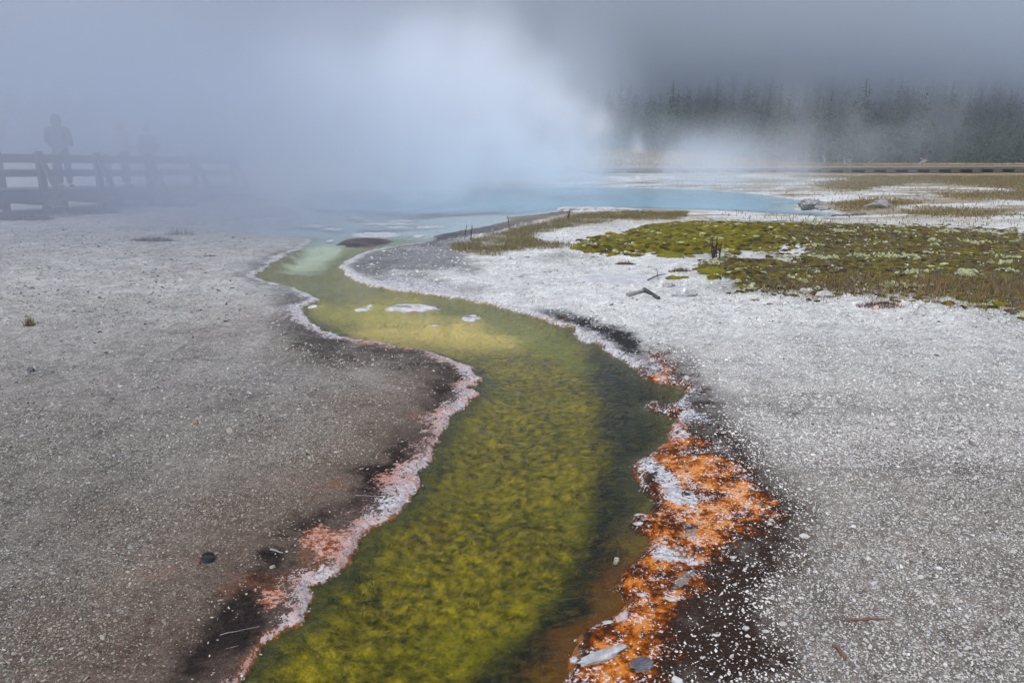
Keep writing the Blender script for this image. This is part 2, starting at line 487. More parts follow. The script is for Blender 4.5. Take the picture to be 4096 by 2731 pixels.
def ground_colour(x, y, M):
    sd, side, fx, fy = M['sd'], M['side'], M['fx'], M['fy']
    n1 = fbm(x, y, 1.4, 4, 41); n2 = fbm(x, y, 0.22, 4, 42, 0.6); n3 = fbm(x, y, 0.05, 3, 43, 0.6)
    n4 = fbm(x, y, 0.5, 4, 44)
    left = S(-0.6, 0.6, -(x + 0.02 * y) ) * 0 + (side == 0)
    left = np.where((side == 1) & (x < -1), 1.0, left.astype(float))
    c = np.zeros((len(x), 3))
    far = S(4.5, 10, y)
    n5 = fbm(x, y, 0.11, 4, 45, 0.65); n6 = 0.6 * n5 + 0.5 * n3
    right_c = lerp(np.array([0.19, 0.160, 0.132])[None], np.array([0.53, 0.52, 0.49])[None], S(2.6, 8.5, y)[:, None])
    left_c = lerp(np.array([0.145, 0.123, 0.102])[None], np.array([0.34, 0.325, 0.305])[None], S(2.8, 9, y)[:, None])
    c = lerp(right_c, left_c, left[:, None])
    c *= (1 + 0.16 * n1 + 0.18 * n4 + 0.3 * n2 + 0.4 * n3)[:, None]
    # greenish grey drift on the right flats, white flats far off
    t = (1 - left) * S(0.05, 0.55, fbm(x, y, 2.2, 3, 51)) * S(5, 8, y) * S(16, 12, y) * 0.55
    c = mixc(c, (0.20, 0.205, 0.17), t)
    c = mixc(c, (0.56, 0.54, 0.51), (1 - left) * S(14, 18, y) * S(-0.2, 0.5, n1) * 0.7)
    # brown staining towards the left bank
    t = left * S(1.5, 0.2, sd + 0.5 * n4) * S(9.5, 5, y)
    c = mixc(c, (0.125, 0.07, 0.042), t * 0.45)
    c = mixc(c, (0.20, 0.075, 0.028), left * S(0.1, 0.7, n4 + 0.4 * n6) * S(1.0, 0.1, sd) * S(6, 4, y) * 0.75)
    c = mixc(c, (0.014, 0.010, 0.009), S(0.08, 0.85, M['darkl'] * (1 + 0.7 * n2 + 0.8 * n6)) * lerp(0.96, 0.6, S(4.5, 7.5, y)) * (sd > 0))
    t = left * S(0.03, 0.08, sd) * S(0.36, 0.08, sd + 0.14 * n4) * S(13.5, 12, y)
    c = mixc(c, (0.035, 0.025, 0.023), t * 0.42)
    # right bank
    c = mixc(c, (0.028, 0.015, 0.010), (1 - left) * S(0.1, 0.9, M['darkr'] * (1 + 0.6 * n2 + 0.5 * n6)) * 0.95)
    c = mixc(c, (0.010, 0.009, 0.011), (1 - left) * S(0.12, 0.75, M['blackr'] * (1 + 0.4 * n2 + 0.5 * n6)) * 0.96)
    c = mixc(c, (0.04, 0.04, 0.045), brk(M['blackp'], n6, 0.6) * 0.9)
    t = (1 - left) * S(0.05, 0.2, sd) * S(0.9, 0.2, sd + 0.25 * n4) * S(8.3, 9.5, y) * S(14.5, 13, y)
    c = mixc(c, (0.12, 0.115, 0.118), t * 0.8)
    n7 = fbm(x, y, 0.32, 4, 61, 0.6)
    q = np.clip(M['orange'] * 1.2, 0, 1.1) + (0.26 * n7 + 0.15 * n2) * S(0.02, 0.25, M['orange'])      # how thick the bacterial mat is
    LY = {}
    LY['mat'] = np.clip((1 - left) * q * (sd > -0.02), 0, 1.3)
    LY['pale'] = S(1830, 1930, fy) * S(2260, 2100, fy)
    LY['grey'] = M['greyr'] * (1 - left)
    LY['salmon'] = left * np.clip(M['salmon'], 0, 1) * S(0.6, 0.3, sd) * (sd > 0)
    c = mixc(c, (0.10, 0.098, 0.10), S(0.1, 0.9, M['bend'] * (1 + 0.5 * n2 + 0.7 * n6)) * 0.8 * (sd > 0))
    # waterline: white sinter crust, then an orange lip
    mF = (y * CP + CAM_H * SP) / (FOC * 4)                              # metres per survey unit
    wl_l = np.interp(fy, [930, 1000, 1100, 1200, 1300, 1380, 1440, 1500, 1600, 1700, 1850, 1950, 2080, 2240, 2330, 2420, 2500, 2731], [20, 26, 32, 46, 90, 46, 90, 70, 90, 70, 120, 140, 90, 130, 110, 80, 46, 60])
    wl_r = np.interp(fy, [950, 1080, 1150, 1210, 1300, 1350, 1400, 1460, 1540, 1800, 2100, 2731], [16, 40, 30, 24, 40, 60, 46, 60, 20, 30, 16, 8])
    wl = np.where(left > 0.5, wl_l * 0.78, wl_r * 0.8) * mF * (1 + 0.9 * fbm(x, y, 0.4, 3, 71))
    wl = np.maximum(wl, 0.004)
    u = np.clip(1.0 - 0.5 * sd / wl, 0, 1) * S(-0.004, 0.008, sd) * S(30, 24, y) * np.where(side == 1, 0.75, 1.0) * np.where(M['orange'] * (1 - left) > 0.5, 0.6, 1.0)
    LY['white'] = np.maximum(u, (1 - left) * np.clip(M['whiter'], 0, 1) * lerp(0.78, 0.95, S(1750, 1900, fy)) * (sd > 0))
    LY['pink'] = S(9, 5, y) * S(-0.9, 0.4, fbm(x, y, 0.3, 3, 72)) * left
    lip = S(-0.05, -0.008, sd) * S(0.03, 0.006, sd) * S(0.0, 0.35, fbm(x, y, 0.9, 2, 73) + 0.3) * np.where(side == 1, 0.15, 1.0)
    c = mixc(c, (0.42, 0.14, 0.03), lip * 0.8)
    # vegetation ground
    c = mixc(c, (0.050, 0.040, 0.012), S(0.25, 0.8, M['moss'] + 0.35 * n2 + 0.2 * n6) * 0.93)
    c = mixc(c, (0.15, 0.125, 0.05), np.clip(M['grassr'] * (0.9 + 0.5 * n2), 0, 1) * 0.92)
    g = np.clip(M['farg'] * (0.9 + 0.9 * n4), 0, 1)
    c = mixc(c, (0.155, 0.12, 0.045), g * 0.92)
    streak = S(-0.40, 0.25, fbm(x * 0.35, y, 1.4, 4, 81) + 0.3 * n4) * S(14, 18, y) * (1 - left)
    c = mixc(c, (0.24, 0.185, 0.105), streak * 0.85)
    c = mixc(c, (0.13, 0.105, 0.045), streak * S(0.1, 0.5, fbm(x * 0.4, y, 0.9, 4, 83)) * 0.7)
    c = mixc(c, (0.30, 0.19, 0.07), S(36, 39, y) * S(0.75, -0.2, n1 * 0.6) * 0.85)
    c = mixc(c, (0.62, 0.60, 0.57), S(40, 44, y) * S(54, 48, y) * S(0.25, 0.5, fbm(x * 0.5, y, 3.0, 3, 82)) * S(20, 12, x) * 0.8)
    c = mixc(c, (0.05, 0.06, 0.03), S(60, 90, y))
    # ---- stream bed
    wet = sd < 0
    a1 = fbm(x * 1.0, y * 1.0, 0.45, 4, 91, 0.6); a2 = fbm(x, y, 0.055, 3, 92, 0.75); a3 = fbm(x * 0.8, y * 1.6, 0.9, 3, 93)
    b = lerp(np.array([0.030, 0.030, 0.001])[None], np.array([0.34, 0.268, 0.001])[None], S(-0.75, 0.85, a1 * 0.3 + a2 * 0.85)[:, None])
    b = lerp(b, np.array([0.13, 0.135, 0.003])[None], (S(0.1, 0.7, a3) * 0.4)[:, None])
    b = lerp(b, np.array([0.26, 0.15, 0.006])[None], (S(0.15, 0.7, fbm(x, y, 0.6, 3, 94)) * S(4, 2.6, y) * 0.5)[:, None])
    chan = [(2440,1440),(2560,1560),(2490,1640),(2570,1730),(2480,1900),(2440,2080),(2330,2300),(2200,2480),(2000,2640),(1850,2760)]
    dch, _ = seg_dist(fx + 50 * a1, fy + 40 * a2, chan, closed=False)
    t = S(160, 45, dch) * (1.0 - 0.25 * S(-0.3, 0.6, a2))
    b = mixc(b, (0.013, 0.017, 0.009), t)
    t = S(-0.16, -0.02, sd) * S(9, 7, y) * 0.75
    edge_c = np.where(left[:, None] > 0.5, np.array([[0.035, 0.045, 0.02]]), np.array([[0.07, 0.065, 0.03]]))
    b = b + (edge_c - b) * t[:, None]
    t = np.where(left > 0.5, 0, S(2000, 2300, fy) * S(-0.26, -0.02, sd + 0.10 * a1 + 0.08 * a2))
    b = mixc(b, (0.15, 0.055, 0.006), t * 0.85)
    # upper reach: paler, grey green, tan shallows
    b = lerp(b, np.array([0.20, 0.20, 0.06])[None], (S(6.0, 10, y) * 0.55)[:, None])
    tan = [(1450,1260),(1700,1250),(2000,1270),(2130,1310),(2060,1345),(1800,1340),(1600,1320),(1420,1290)]
    b = mixc(b, (0.66, 0.50, 0.13), poly_mask(fx + 60 * a1, fy + 15 * a2, tan, 80) * 0.95)
    yel = [(1300,1195),(1500,1175),(1650,1180),(1700,1230),(1500,1250),(1260,1240)]
    b = mixc(b, (0.46, 0.40, 0.05), poly_mask(fx + 60 * a1, fy + 15 * a2, yel, 60) * 0.85)
    grn = [(1700,1210),(1980,1230),(2200,1300),(2380,1420),(2300,1430),(2100,1330),(1950,1270),(1750,1240)]
    b = mixc(b, (0.17, 0.19, 0.015), poly_mask(fx + 60 * a1, fy + 15 * a2, grn, 60) * 0.8)
    grn2 = [(1270,960),(1400,940),(1580,945),(1760,945),(1650,985),(1480,985),(1290,1000)]
    b = mixc(b, (0.40, 0.40, 0.08), poly_mask(fx + 60 * a1, fy + 10 * a2, grn2, 30) * 0.8)
    pale_s = [(1230,970),(1270,950),(1400,920),(1360,980),(1290,1040),(1200,1060),(1150,1050)]
    b = mixc(b, (0.62, 0.72, 0.58), poly_mask(fx + 50 * a1, fy + 10 * a2, pale_s, 50) * 0.85)
    pool = S(958, 925, fy + 12 * a1)
    b = mixc(b, (0.66, 0.70, 0.70), pool)
    c = np.where(wet[:, None], b, c)
    # ground behind and beside the camera keeps the plain colour
    return np.clip(c, 0.004, 0.85), LY

# ------------------------------------------------------------------ the ground
def ground_mat():
    """sinter, bacterial mat and mineral crust, laid over one another with ragged edges"""
    m, nt, N, L = new_mat("sinter ground")
    out = N.new("ShaderNodeOutputMaterial"); b = N.new("ShaderNodeBsdfPrincipled")
    tc = N.new("ShaderNodeTexCoord"); P = tc.outputs["Object"]
    def A(nm, fac=True):
        a = N.new("ShaderNodeAttribute"); a.attribute_name = nm; return a.outputs["Fac" if fac else "Color"]
    nz = {k: n_noise(nt, sc, dt, P, rg).outputs["Fac"] for k, (sc, dt, rg) in dict(a=(7, 5, 0.62), b=(24, 5, 0.65), c=(80, 4, 0.65), d=(260, 3, 0.6), e=(15, 5, 0.7), f=(40, 5, 0.7)).items()}
    def cen(k, amp): return n_math(nt, 'MULTIPLY', n_math(nt, 'SUBTRACT', nz[k], 0.5), amp)
    def add(*xs):
        r = xs[0]
        for q in xs[1:]: r = n_math(nt, 'ADD', r, q)
        return r
    def step(v, lo, hi):
        r = N.new("ShaderNodeMapRange"); r.interpolation_type = 'SMOOTHSTEP'; r.inputs[1].default_value = lo; r.inputs[2].default_value = hi
        L.new(v, r.inputs[0]); return r.outputs[0]
    c = A("col", False)
    for k, lo, hi in (('c', 0.5, 1.45), ('d', 0.45, 1.55)):
        c = n_mix(nt, 1.0, c, n_ramp(nt, nz[k], [(0.3, (lo,) * 3), (0.7, (hi,) * 3)]).outputs[0], 'MULTIPLY')
    # bacterial mat
    q = add(n_math(nt, 'MULTIPLY', A("mat"), 0.74), cen('a', 1.9), cen('b', 1.3), cen('c', 0.8), cen('d', 0.4))
    rp = n_ramp(nt, q, [(0.30, (0.035, 0.015, 0.008, 0)), (0.46, (0.045, 0.016, 0.007, 0.95)), (0.66, (0.16, 0.036, 0.004, 1)), (0.86, (0.40, 0.105, 0.008, 1)), (1.0, (0.60, 0.21, 0.04, 1))])
    has = step(A("mat"), 0.02, 0.2)
    c = n_mix(nt, n_math(nt, 'MULTIPLY', rp.outputs["Alpha"], has), c, rp.outputs["Color"])
    pal = n_math(nt, 'MULTIPLY', n_math(nt, 'MULTIPLY', A("pale"), step(q, 0.7, 1.0)), step(add(nz['e'], cen('c', 0.5)), 0.42, 0.6))
    c = n_mix(nt, n_math(nt, 'MULTIPLY', pal, 0.85), c, (0.72, 0.38, 0.20))
    hole = n_math(nt, 'MULTIPLY', n_math(nt, 'MULTIPLY', has, step(A("mat"), 0.3, 0.7)), step(add(nz['e'], cen('f', 0.9)), 0.57, 0.66))
    c = n_mix(nt, n_math(nt, 'MULTIPLY', hole, 0.9), c, (0.018, 0.011, 0.009))
    gr = step(add(A("grey"), cen('f', 1.6), cen('c', 0.8)), 0.4, 0.7)
    c = n_mix(nt, n_math(nt, 'MULTIPLY', gr, 0.85), c, (0.21, 0.205, 0.185))
    pw = n_math(nt, 'MULTIPLY', step(A("mat"), 0.25, 0.6), step(add(n_noise(nt, 9, 5, P, 0.7).outputs["Fac"], cen('f', 0.8), cen('c', 0.6)), 0.58, 0.70))
    c = n_mix(nt, n_math(nt, 'MULTIPLY', pw, 0.9), c, n_ramp(nt, nz['c'], [(0.35, (0.40, 0.26, 0.20)), (0.6, (0.64, 0.60, 0.58))]).outputs[0])
    # salmon crust
    sa = step(add(n_math(nt, 'MULTIPLY', A("salmon"), 0.85), cen('a', 0.8), cen('b', 1.6), cen('c', 1.3)), 0.40, 0.78)
    sa = n_math(nt, 'MULTIPLY', sa, step(A("salmon"), 0.02, 0.25))
    sc = n_ramp(nt, add(nz['f'], cen('d', 0.5)), [(0.36, (0.12, 0.028, 0.010)), (0.49, (0.33, 0.10, 0.04)), (0.58, (0.54, 0.36, 0.29))])
    c = n_mix(nt, n_math(nt, 'MULTIPLY', sa, 0.95), c, sc.outputs[0])
    # white sinter
    w = A("white")
    wf = step(add(w, cen('a', 0.6), cen('b', 1.8), cen('c', 1.9), cen('d', 0.9)), 0.50, 0.72)
    wf = n_math(nt, 'MULTIPLY', wf, step(w, 0.02, 0.2))
    wc = n_ramp(nt, add(nz['f'], cen('d', 0.6)), [(0.34, (0.20, 0.185, 0.19)), (0.50, (0.50, 0.48, 0.485)), (0.66, (0.70, 0.68, 0.67))])
    pk = n_math(nt, 'MULTIPLY', A("pink"), step(add(nz['b'], cen('c', 0.9)), 0.40, 0.58))
    wcol = n_mix(nt, n_math(nt, 'MULTIPLY', pk, 0.8), wc.outputs[0], (0.46, 0.20, 0.13))
    c = n_mix(nt, wf, c, wcol)
    L.new(c, b.inputs["Base Color"])
    b.inputs["Roughness"].default_value = 0.9; b.inputs["Specular IOR Level"].default_value = 0.04
    h1 = n_noise(nt, 30, 4, P, 0.65); h2 = n_noise(nt, 170, 4, P, 0.65); nrm = None
    for hh, st, ds in ((h1.outputs["Fac"], 0.6, 0.02), (h2.outputs["Fac"], 0.8, 0.008), (wf, 0.5, 0.006)):
        bp = N.new("ShaderNodeBump"); bp.inputs["Strength"].default_value = st; bp.inputs["Distance"].default_value = ds; L.new(hh, bp.inputs["Height"])
        if nrm is not None: L.new(nrm, bp.inputs["Normal"])
        nrm = bp.outputs[0]
    L.new(nrm, b.inputs["Normal"]); L.new(b.outputs[0], out.inputs[0])
    return m

def build_ground():
    ys = [-30, -22, -15, -10, -7, -5, -3.5, -2.2, -1.2, -0.4, 0.2, 0.6, 0.9, 1.1]
    y = 1.25
    while y < 62: ys.append(y); y *= 1.0046
    while y < 1200: ys.append(y); y *= 1.03
    ys = np.array(ys)
    nc = 620
    t = np.linspace(-1, 1, nc)
    half = np.where(ys > 1.2, 0.98 * ys + 1.1, 2.3 + (1.2 - ys) * 1.6)
    X = half[:, None] * t[None, :]
    Y = np.repeat(ys[:, None], nc, 1)
    x, y = X.ravel(), Y.ravel()
    M = masks_at(x, y)
    z = relief(x, y, M['sd'], M['side'], M['moss'])
    c, LY = ground_colour(x, y, M)
    nr = len(ys)
    i = np.arange(nr * nc).reshape(nr, nc)
    F = np.stack([i[:-1, :-1], i[:-1, 1:], i[1:, 1:], i[1:, :-1]], -1).reshape(-1, 4)
    m = ground_mat()
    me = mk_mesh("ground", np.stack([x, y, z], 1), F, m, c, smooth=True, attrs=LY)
    o = mobj("ground", me)
    tag(o, "pale sinter flats with a winding channel cut through them", "ground", kind="structure")
build_ground()

def ground_z(x, y):
    x = np.atleast_1d(np.asarray(x, float)); y = np.atleast_1d(np.asarray(y, float))
    M = masks_at(x, y)
    return relief(x, y, M['sd'], M['side'], M['moss'])
def gz(x, y): return float(ground_z(x, y)[0])

# ------------------------------------------------------------------ water
def water_sheet(name, y0, y1, step, mat, label, extra=None):
    xs = np.arange(WATER[:, 0].min() - 0.3, WATER[:, 0].max() + 0.3, step)
    ys = np.arange(y0, y1 + step * 0.5, step)
    X, Y = np.meshgrid(xs, ys); x, y = X.ravel(), Y.ravel()
    d, _ = seg_dist(x, y, WATER); sd = np.where(inside(x, y, WATER), -d, d)
    nr, nc = X.shape; i = np.arange(nr * nc).reshape(nr, nc)
    F = np.stack([i[:-1, :-1], i[:-1, 1:], i[1:, 1:], i[1:, :-1]], -1).reshape(-1, 4)
    F = F[(sd[F].min(1) < 0.12)]
    used = np.unique(F); mp = np.zeros(nr * nc, np.int64); mp[used] = np.arange(len(used))
    x, y, sd = x[used], y[used], sd[used]; F = mp[F]
    fx, fy = to_F(x, y)
    wob = fbm(x, y, 1.5, 3, 55)
    milk = S(862, 830, fy + 6 * wob) * S(0.0, 1.0, -sd) * S(MOUTH_Y + 1, MOUTH_Y + 4, y)
    me = mk_mesh(name, np.stack([x, y, np.full(len(x), WATER_Z)], 1), F, mat, smooth=True, attrs={"milk": milk})
    o = mobj(name, me)
    return tag(o, label, "water", kind="structure")

def water_mat(name, tint, ripple, milky=None, gloss_rough=0.06, ior=1.33):
    m, nt, N, L = new_mat(name)
    out = N.new("ShaderNodeOutputMaterial")
    tc = N.new("ShaderNodeTexCoord")
    mp = N.new("ShaderNodeMapping"); mp.inputs["Scale"].default_value = (1.0, 1.9, 1); mp.inputs["Rotation"].default_value = (0, 0, R(-12))
    L.new(tc.outputs["Object"], mp.inputs[0])
    n1 = n_noise(nt, ripple[0], 3, mp.outputs[0], 0.55, 0.6)
    n2 = n_noise(nt, ripple[0] * 4.3, 3, mp.outputs[0], 0.6, 0.3)
    h = n_math(nt, 'ADD', n1.outputs["Fac"], n_math(nt, 'MULTIPLY', n2.outputs["Fac"], 0.25))
    bp = N.new("ShaderNodeBump"); bp.inputs["Strength"].default_value = 1.0; bp.inputs["Distance"].default_value = ripple[1]
    L.new(h, bp.inputs["Height"])
    fr = N.new("ShaderNodeFresnel"); fr.inputs[0].default_value = ior; L.new(bp.outputs[0], fr.inputs["Normal"])
    tr = N.new("ShaderNodeBsdfTransparent"); tr.inputs[0].default_value = (*tint, 1)
    gl = N.new("ShaderNodeBsdfGlossy"); gl.inputs["Roughness"].default_value = gloss_rough; L.new(bp.outputs[0], gl.inputs["Normal"])
    body = tr.outputs[0]
    if milky:
        df = N.new("ShaderNodeBsdfDiffuse"); df.inputs[0].default_value = (*milky, 1)
        at = N.new("ShaderNodeAttribute"); at.attribute_name = "milk"
        mm = N.new("ShaderNodeMixShader"); L.new(n_math(nt, 'MULTIPLY', at.outputs["Fac"], 0.93), mm.inputs[0])
        L.new(tr.outputs[0], mm.inputs[1]); L.new(df.outputs[0], mm.inputs[2]); body = mm.outputs[0]
    mx = N.new("ShaderNodeMixShader"); L.new(fr.outputs[0], mx.inputs[0]); L.new(body, mx.inputs[1]); L.new(gl.outputs[0], mx.inputs[2])
    L.new(mx.outputs[0], out.inputs[0])
    return m
stream_m = water_mat("clear stream water", (0.94, 0.95, 0.86), (8.0, 0.010), ior=1.2)
pool_m = water_mat("milky blue pool water", (0.86, 0.92, 0.92), (2.2, 0.010), milky=(0.21, 0.42, 0.52))
water_sheet("stream_water", -4.0, MOUTH_Y, 0.06, stream_m, "clear shallow runoff stream over olive and yellow algae")
water_sheet("pool_water", MOUTH_Y, 34.0, 0.12, pool_m, "milky turquoise hot spring pool under drifting steam")

# ------------------------------------------------------------------ scatter of small stones, crust and plants (stuff)
CHIP_V = np.array([(math.cos(a), math.sin(a), 0) for a in np.arange(5) * 2 * math.pi / 5] + [(0.15, 0.1, 1)])
CHIP_F = np.array([(0, 1, 5), (1, 2, 5), (2, 3, 5), (3, 4, 5), (4, 0, 5)])
SLAB_V = np.array([(math.cos(a), math.sin(a), -0.35) for a in np.arange(5) * 2 * math.pi / 5] + [(0.86 * math.cos(a), 0.86 * math.sin(a), 1) for a in np.arange(5) * 2 * math.pi / 5])
SLAB_F = np.array([(5, 6, 7), (5, 7, 8), (5, 8, 9)] + [t for k in range(5) for t in ((k, (k + 1) % 5, 5 + (k + 1) % 5), (k, 5 + (k + 1) % 5, 5 + k))])
_r = [(1, -0.15, 8), (0.8, 0.55, 8)]
LUMP_V = np.array([(r * math.cos(a + k * 0.4), r * math.sin(a + k * 0.4), z) for k, (r, z, n) in enumerate(_r) for a in np.arange(n) * 2 * math.pi / n] + [(0, 0, 1)])
LUMP_F = np.array([t for k in range(8) for t in ((k, (k + 1) % 8, 8 + (k + 1) % 8), (k, 8 + (k + 1) % 8, 8 + k), (8 + k, 8 + (k + 1) % 8, 16))])
BLADE_V = np.array([(-1, 0, 0), (1, 0, 0), (-0.7, 0, 0.55), (0.7, 0, 0.55), (0, 0, 1)])
BLADE_F = np.array([(0, 1, 3), (0, 3, 2), (2, 3, 4)])

def scatter(TV, TF, P, scale, col, tilt=0.0, jitter=0.0, lean=0.0, sink=0.0):
    """copies of a template at P (n,3) with scale (n,3); returns V, F, col"""
    n = len(P); k = len(TV)
    V = np.repeat(TV[None], n, 0).astype(float)
    if jitter: V[:, :, :] *= 1 + rng.uniform(-jitter, jitter, (n, k, 3))
    V *= scale[:, None, :]
    if lean:                                        # bend towards a random side with height
        a = rng.uniform(0, 2 * math.pi, n); q = np.abs(rng.normal(0, lean, n)) * scale[:, 2]
        hh = (TV[:, 2] ** 1.6)[None]
        bx, by = (np.cos(a) * q)[:, None] * hh, (np.sin(a) * q)[:, None] * hh
    if tilt:
        tx = rng.normal(0, tilt, n)[:, None]; ty = rng.normal(0, tilt, n)[:, None]
        V[:, :, 2] += V[:, :, 0] * tx + V[:, :, 1] * ty
    th = rng.uniform(0, 2 * math.pi, n); c, s = np.cos(th)[:, None], np.sin(th)[:, None]
    x, y = V[:, :, 0] * c - V[:, :, 1] * s, V[:, :, 0] * s + V[:, :, 1] * c
    V[:, :, 0], V[:, :, 1] = x, y
    if lean: V[:, :, 0] += bx; V[:, :, 1] += by
    V += P[:, None, :]
    V[:, :, 2] -= sink
    F = (TF[None] + (np.arange(n) * k)[:, None, None]).reshape(-1, 3)
    return V.reshape(-1, 3), F, np.repeat(col, k, 0)

def merge(parts):
    V, F, C = [], [], []; b = 0
    for v, f, c in parts:
        V.append(v); F.append(f + b); C.append(c); b += len(v)
    return np.concatenate(V), np.concatenate(F), np.concatenate(C)

def fan_points(n, y0, y1, power=1.0, wide=0.80, off=0.3):
    """random ground points, denser where y is small"""
    u = rng.uniform(0, 1, n)
    a, b = y0 ** power, y1 ** power
    y = (a + (b - a) * u) ** (1 / power)
    x = rng.uniform(-1, 1, n) * (wide * y + off)
    return x, y

stone_m = attr_mat("sinter chips", rough=0.9, spec=0.15, speckle=[(180, 0.82, 1.12)])

def build_gravel():
    parts = []
    for (n, y0, y1, pw, s0, s1, tv, tf) in ((20000, 1.7, 4.2, 1.2, 0.003, 0.0056, SLAB_V, SLAB_F), (900, 1.8, 6.0, 1.5, 0.007, 0.012, SLAB_V, SLAB_F), (210000, 1.7, 4.6, 1.15, 0.0024, 0.0052, CHIP_V, CHIP_F),
                                            (130000, 3.8, 8.5, 1.2, 0.004, 0.0085, CHIP_V, CHIP_F), (60000, 7.0, 17, 1.4, 0.008, 0.017, CHIP_V, CHIP_F)):
        x, y = fan_points(n, y0, y1, pw)
        M = masks_at(x, y); sd = M['sd']; left = M['side'] == 0
        p = np.where(left, 0.85 * S(0.02, 0.9, sd), 1.0 * S(0.0, 0.5, sd))
        p *= 1 - 0.76 * np.clip(M['darkr'] * 1.1, 0, 1) * (~left)
        p *= 1 - 0.80 * np.clip(M['darkl'] * 1.1, 0, 1)
        p *= 1 - 0.5 * np.clip(M['orange'], 0, 1) * (~left)
        p *= 1 - 0.97 * np.clip(M['blackr'] + M['blackp'], 0, 1)
        p *= 1 - 0.85 * M['moss']
        p *= 1 - 0.7 * M['bend']
        p *= np.where(M['whiter'] > 0.5, 0.35, 1)
        clump = fbm(x, y, 0.5, 4, 15)
        p *= np.clip(0.85 + 0.45 * clump, 0.15, 1.2)
        keep = (sd > 0.01) & (rng.uniform(0, 1, n) < p)
        x, y, sd, left, clump = x[keep], y[keep], sd[keep], left[keep], clump[keep]
        om = np.clip(M['darkr'] + M['orange'], 0, 1)[keep] * (~left)
        z = relief(x, y, sd, M['side'][keep], M['moss'][keep])
        k = len(x)
        s = rng.uniform(s0, s1, k) * np.exp(rng.normal(0, 0.28, k)) * np.where(left & (tv is SLAB_V), 0.85, 1.0)
        sc = np.stack([s * rng.uniform(0.8, 1.6, k), s * rng.uniform(0.55, 1.0, k), s * rng.uniform(0.25, 0.7, k)], 1)
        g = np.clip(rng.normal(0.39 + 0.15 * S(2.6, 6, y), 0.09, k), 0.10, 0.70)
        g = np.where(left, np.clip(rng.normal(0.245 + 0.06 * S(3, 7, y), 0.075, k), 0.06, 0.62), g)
        g = np.where((M['darkl'][keep] > 0.4) & left, np.clip(g + 0.16, 0, 0.7), g)
        g = np.where(om > 0.4, np.clip(g + 0.14, 0, 0.78), g)
        warm = np.where(left, rng.uniform(0.03, 0.24, k), rng.uniform(0.02, 0.16, k))
        nearb = left * S(1.6, 0.3, sd) * S(9, 5, y)
        warm = warm + 0.12 * nearb; g = g * (1 - 0.22 * nearb * rng.uniform(0, 1, k))
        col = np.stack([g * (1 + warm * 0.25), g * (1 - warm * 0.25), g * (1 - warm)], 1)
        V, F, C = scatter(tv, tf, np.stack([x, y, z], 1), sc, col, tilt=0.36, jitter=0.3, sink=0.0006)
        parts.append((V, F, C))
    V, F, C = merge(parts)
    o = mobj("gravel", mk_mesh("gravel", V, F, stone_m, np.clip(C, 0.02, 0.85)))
    tag(o, "loose platy white and brown sinter gravel covering both banks", "gravel", kind="stuff")
build_gravel()

def build_crust():
    """knobbly sinter crust along the waterline"""
    n = 90000
    x, y = fan_points(n, 1.7, 13.5, 1.25, wide=0.6, off=0.6)
    M = masks_at(x, y); sd = M['sd']; left = M['side'] == 0
    mF = (y * CP + CAM_H * SP) / (FOC * 4)
    wid = np.where(left, np.interp(M['fy'], [930, 1100, 1300, 1400, 1600, 1850, 1950, 2080, 2240, 2420, 2500, 2731], [10, 14, 26, 18, 32, 44, 50, 32, 46, 32, 20, 24]), np.interp(M['fy'], [950, 1150, 1350, 1460, 1540, 2731], [10, 20, 40, 40, 16, 8])) * mF * (1 + 0.6 * fbm(x, y, 0.5, 3, 71))
    p = np.where(left, 0.75, lerp(0.55, 0.14, np.clip(M['orange'], 0, 1)))
    p = p + 0.35 * np.where(M['whiter'] > 0.4, 1, 0)
    keep = (sd > -0.012) & ((sd < wid) | ((M['whiter'] > 0.6) & ~left & (sd < 0.5) & (rng.uniform(0, 1, n) < 0.25))) & (rng.uniform(0, 1, n) < p) & (M['side'] != 1)
    x, y, sd, left = x[keep], y[keep], sd[keep], left[keep]
    z = np.maximum(relief(x, y, sd, M['side'][keep], M['moss'][keep]), WATER_Z - 0.002)
    k = len(x); s = rng.uniform(0.002, 0.006, k) * np.clip(y / 4.0, 0.8, 2.2)
    sc = np.stack([s * rng.uniform(0.8, 1.9, k), s * rng.uniform(0.7, 1.2, k), s * rng.uniform(0.35, 0.9, k)], 1)
    pk = S(-0.05, 0.5, fbm(x, y, 0.3, 3, 72)) * rng.uniform(0.3, 1, k) * S(9, 5, y)
    g = rng.uniform(0.34, 0.66, k)
    col = np.stack([g, g * (1 - 0.34 * pk) - 0.01, g * (1 - 0.45 * pk) + 0.005], 1)
    og = (rng.uniform(0, 1, k) < 0.10 + 0.25 * S(0.01, -0.01, sd)) & (y < 9)
    col[og] = np.array([0.45, 0.18, 0.05]) * rng.uniform(0.6, 1.2, (og.sum(), 1))
    V, F, C = scatter(LUMP_V, LUMP_F, np.stack([x, y, z], 1), sc, col, tilt=0.15, jitter=0.3)
    o = mobj("sinter_crust", mk_mesh("sinter_crust", V, F, stone_m, np.clip(C, 0.02, 0.82), smooth=True))
    tag(o, "scalloped white and salmon mineral crust lining the stream edges", "crust", kind="stuff")
build_crust()

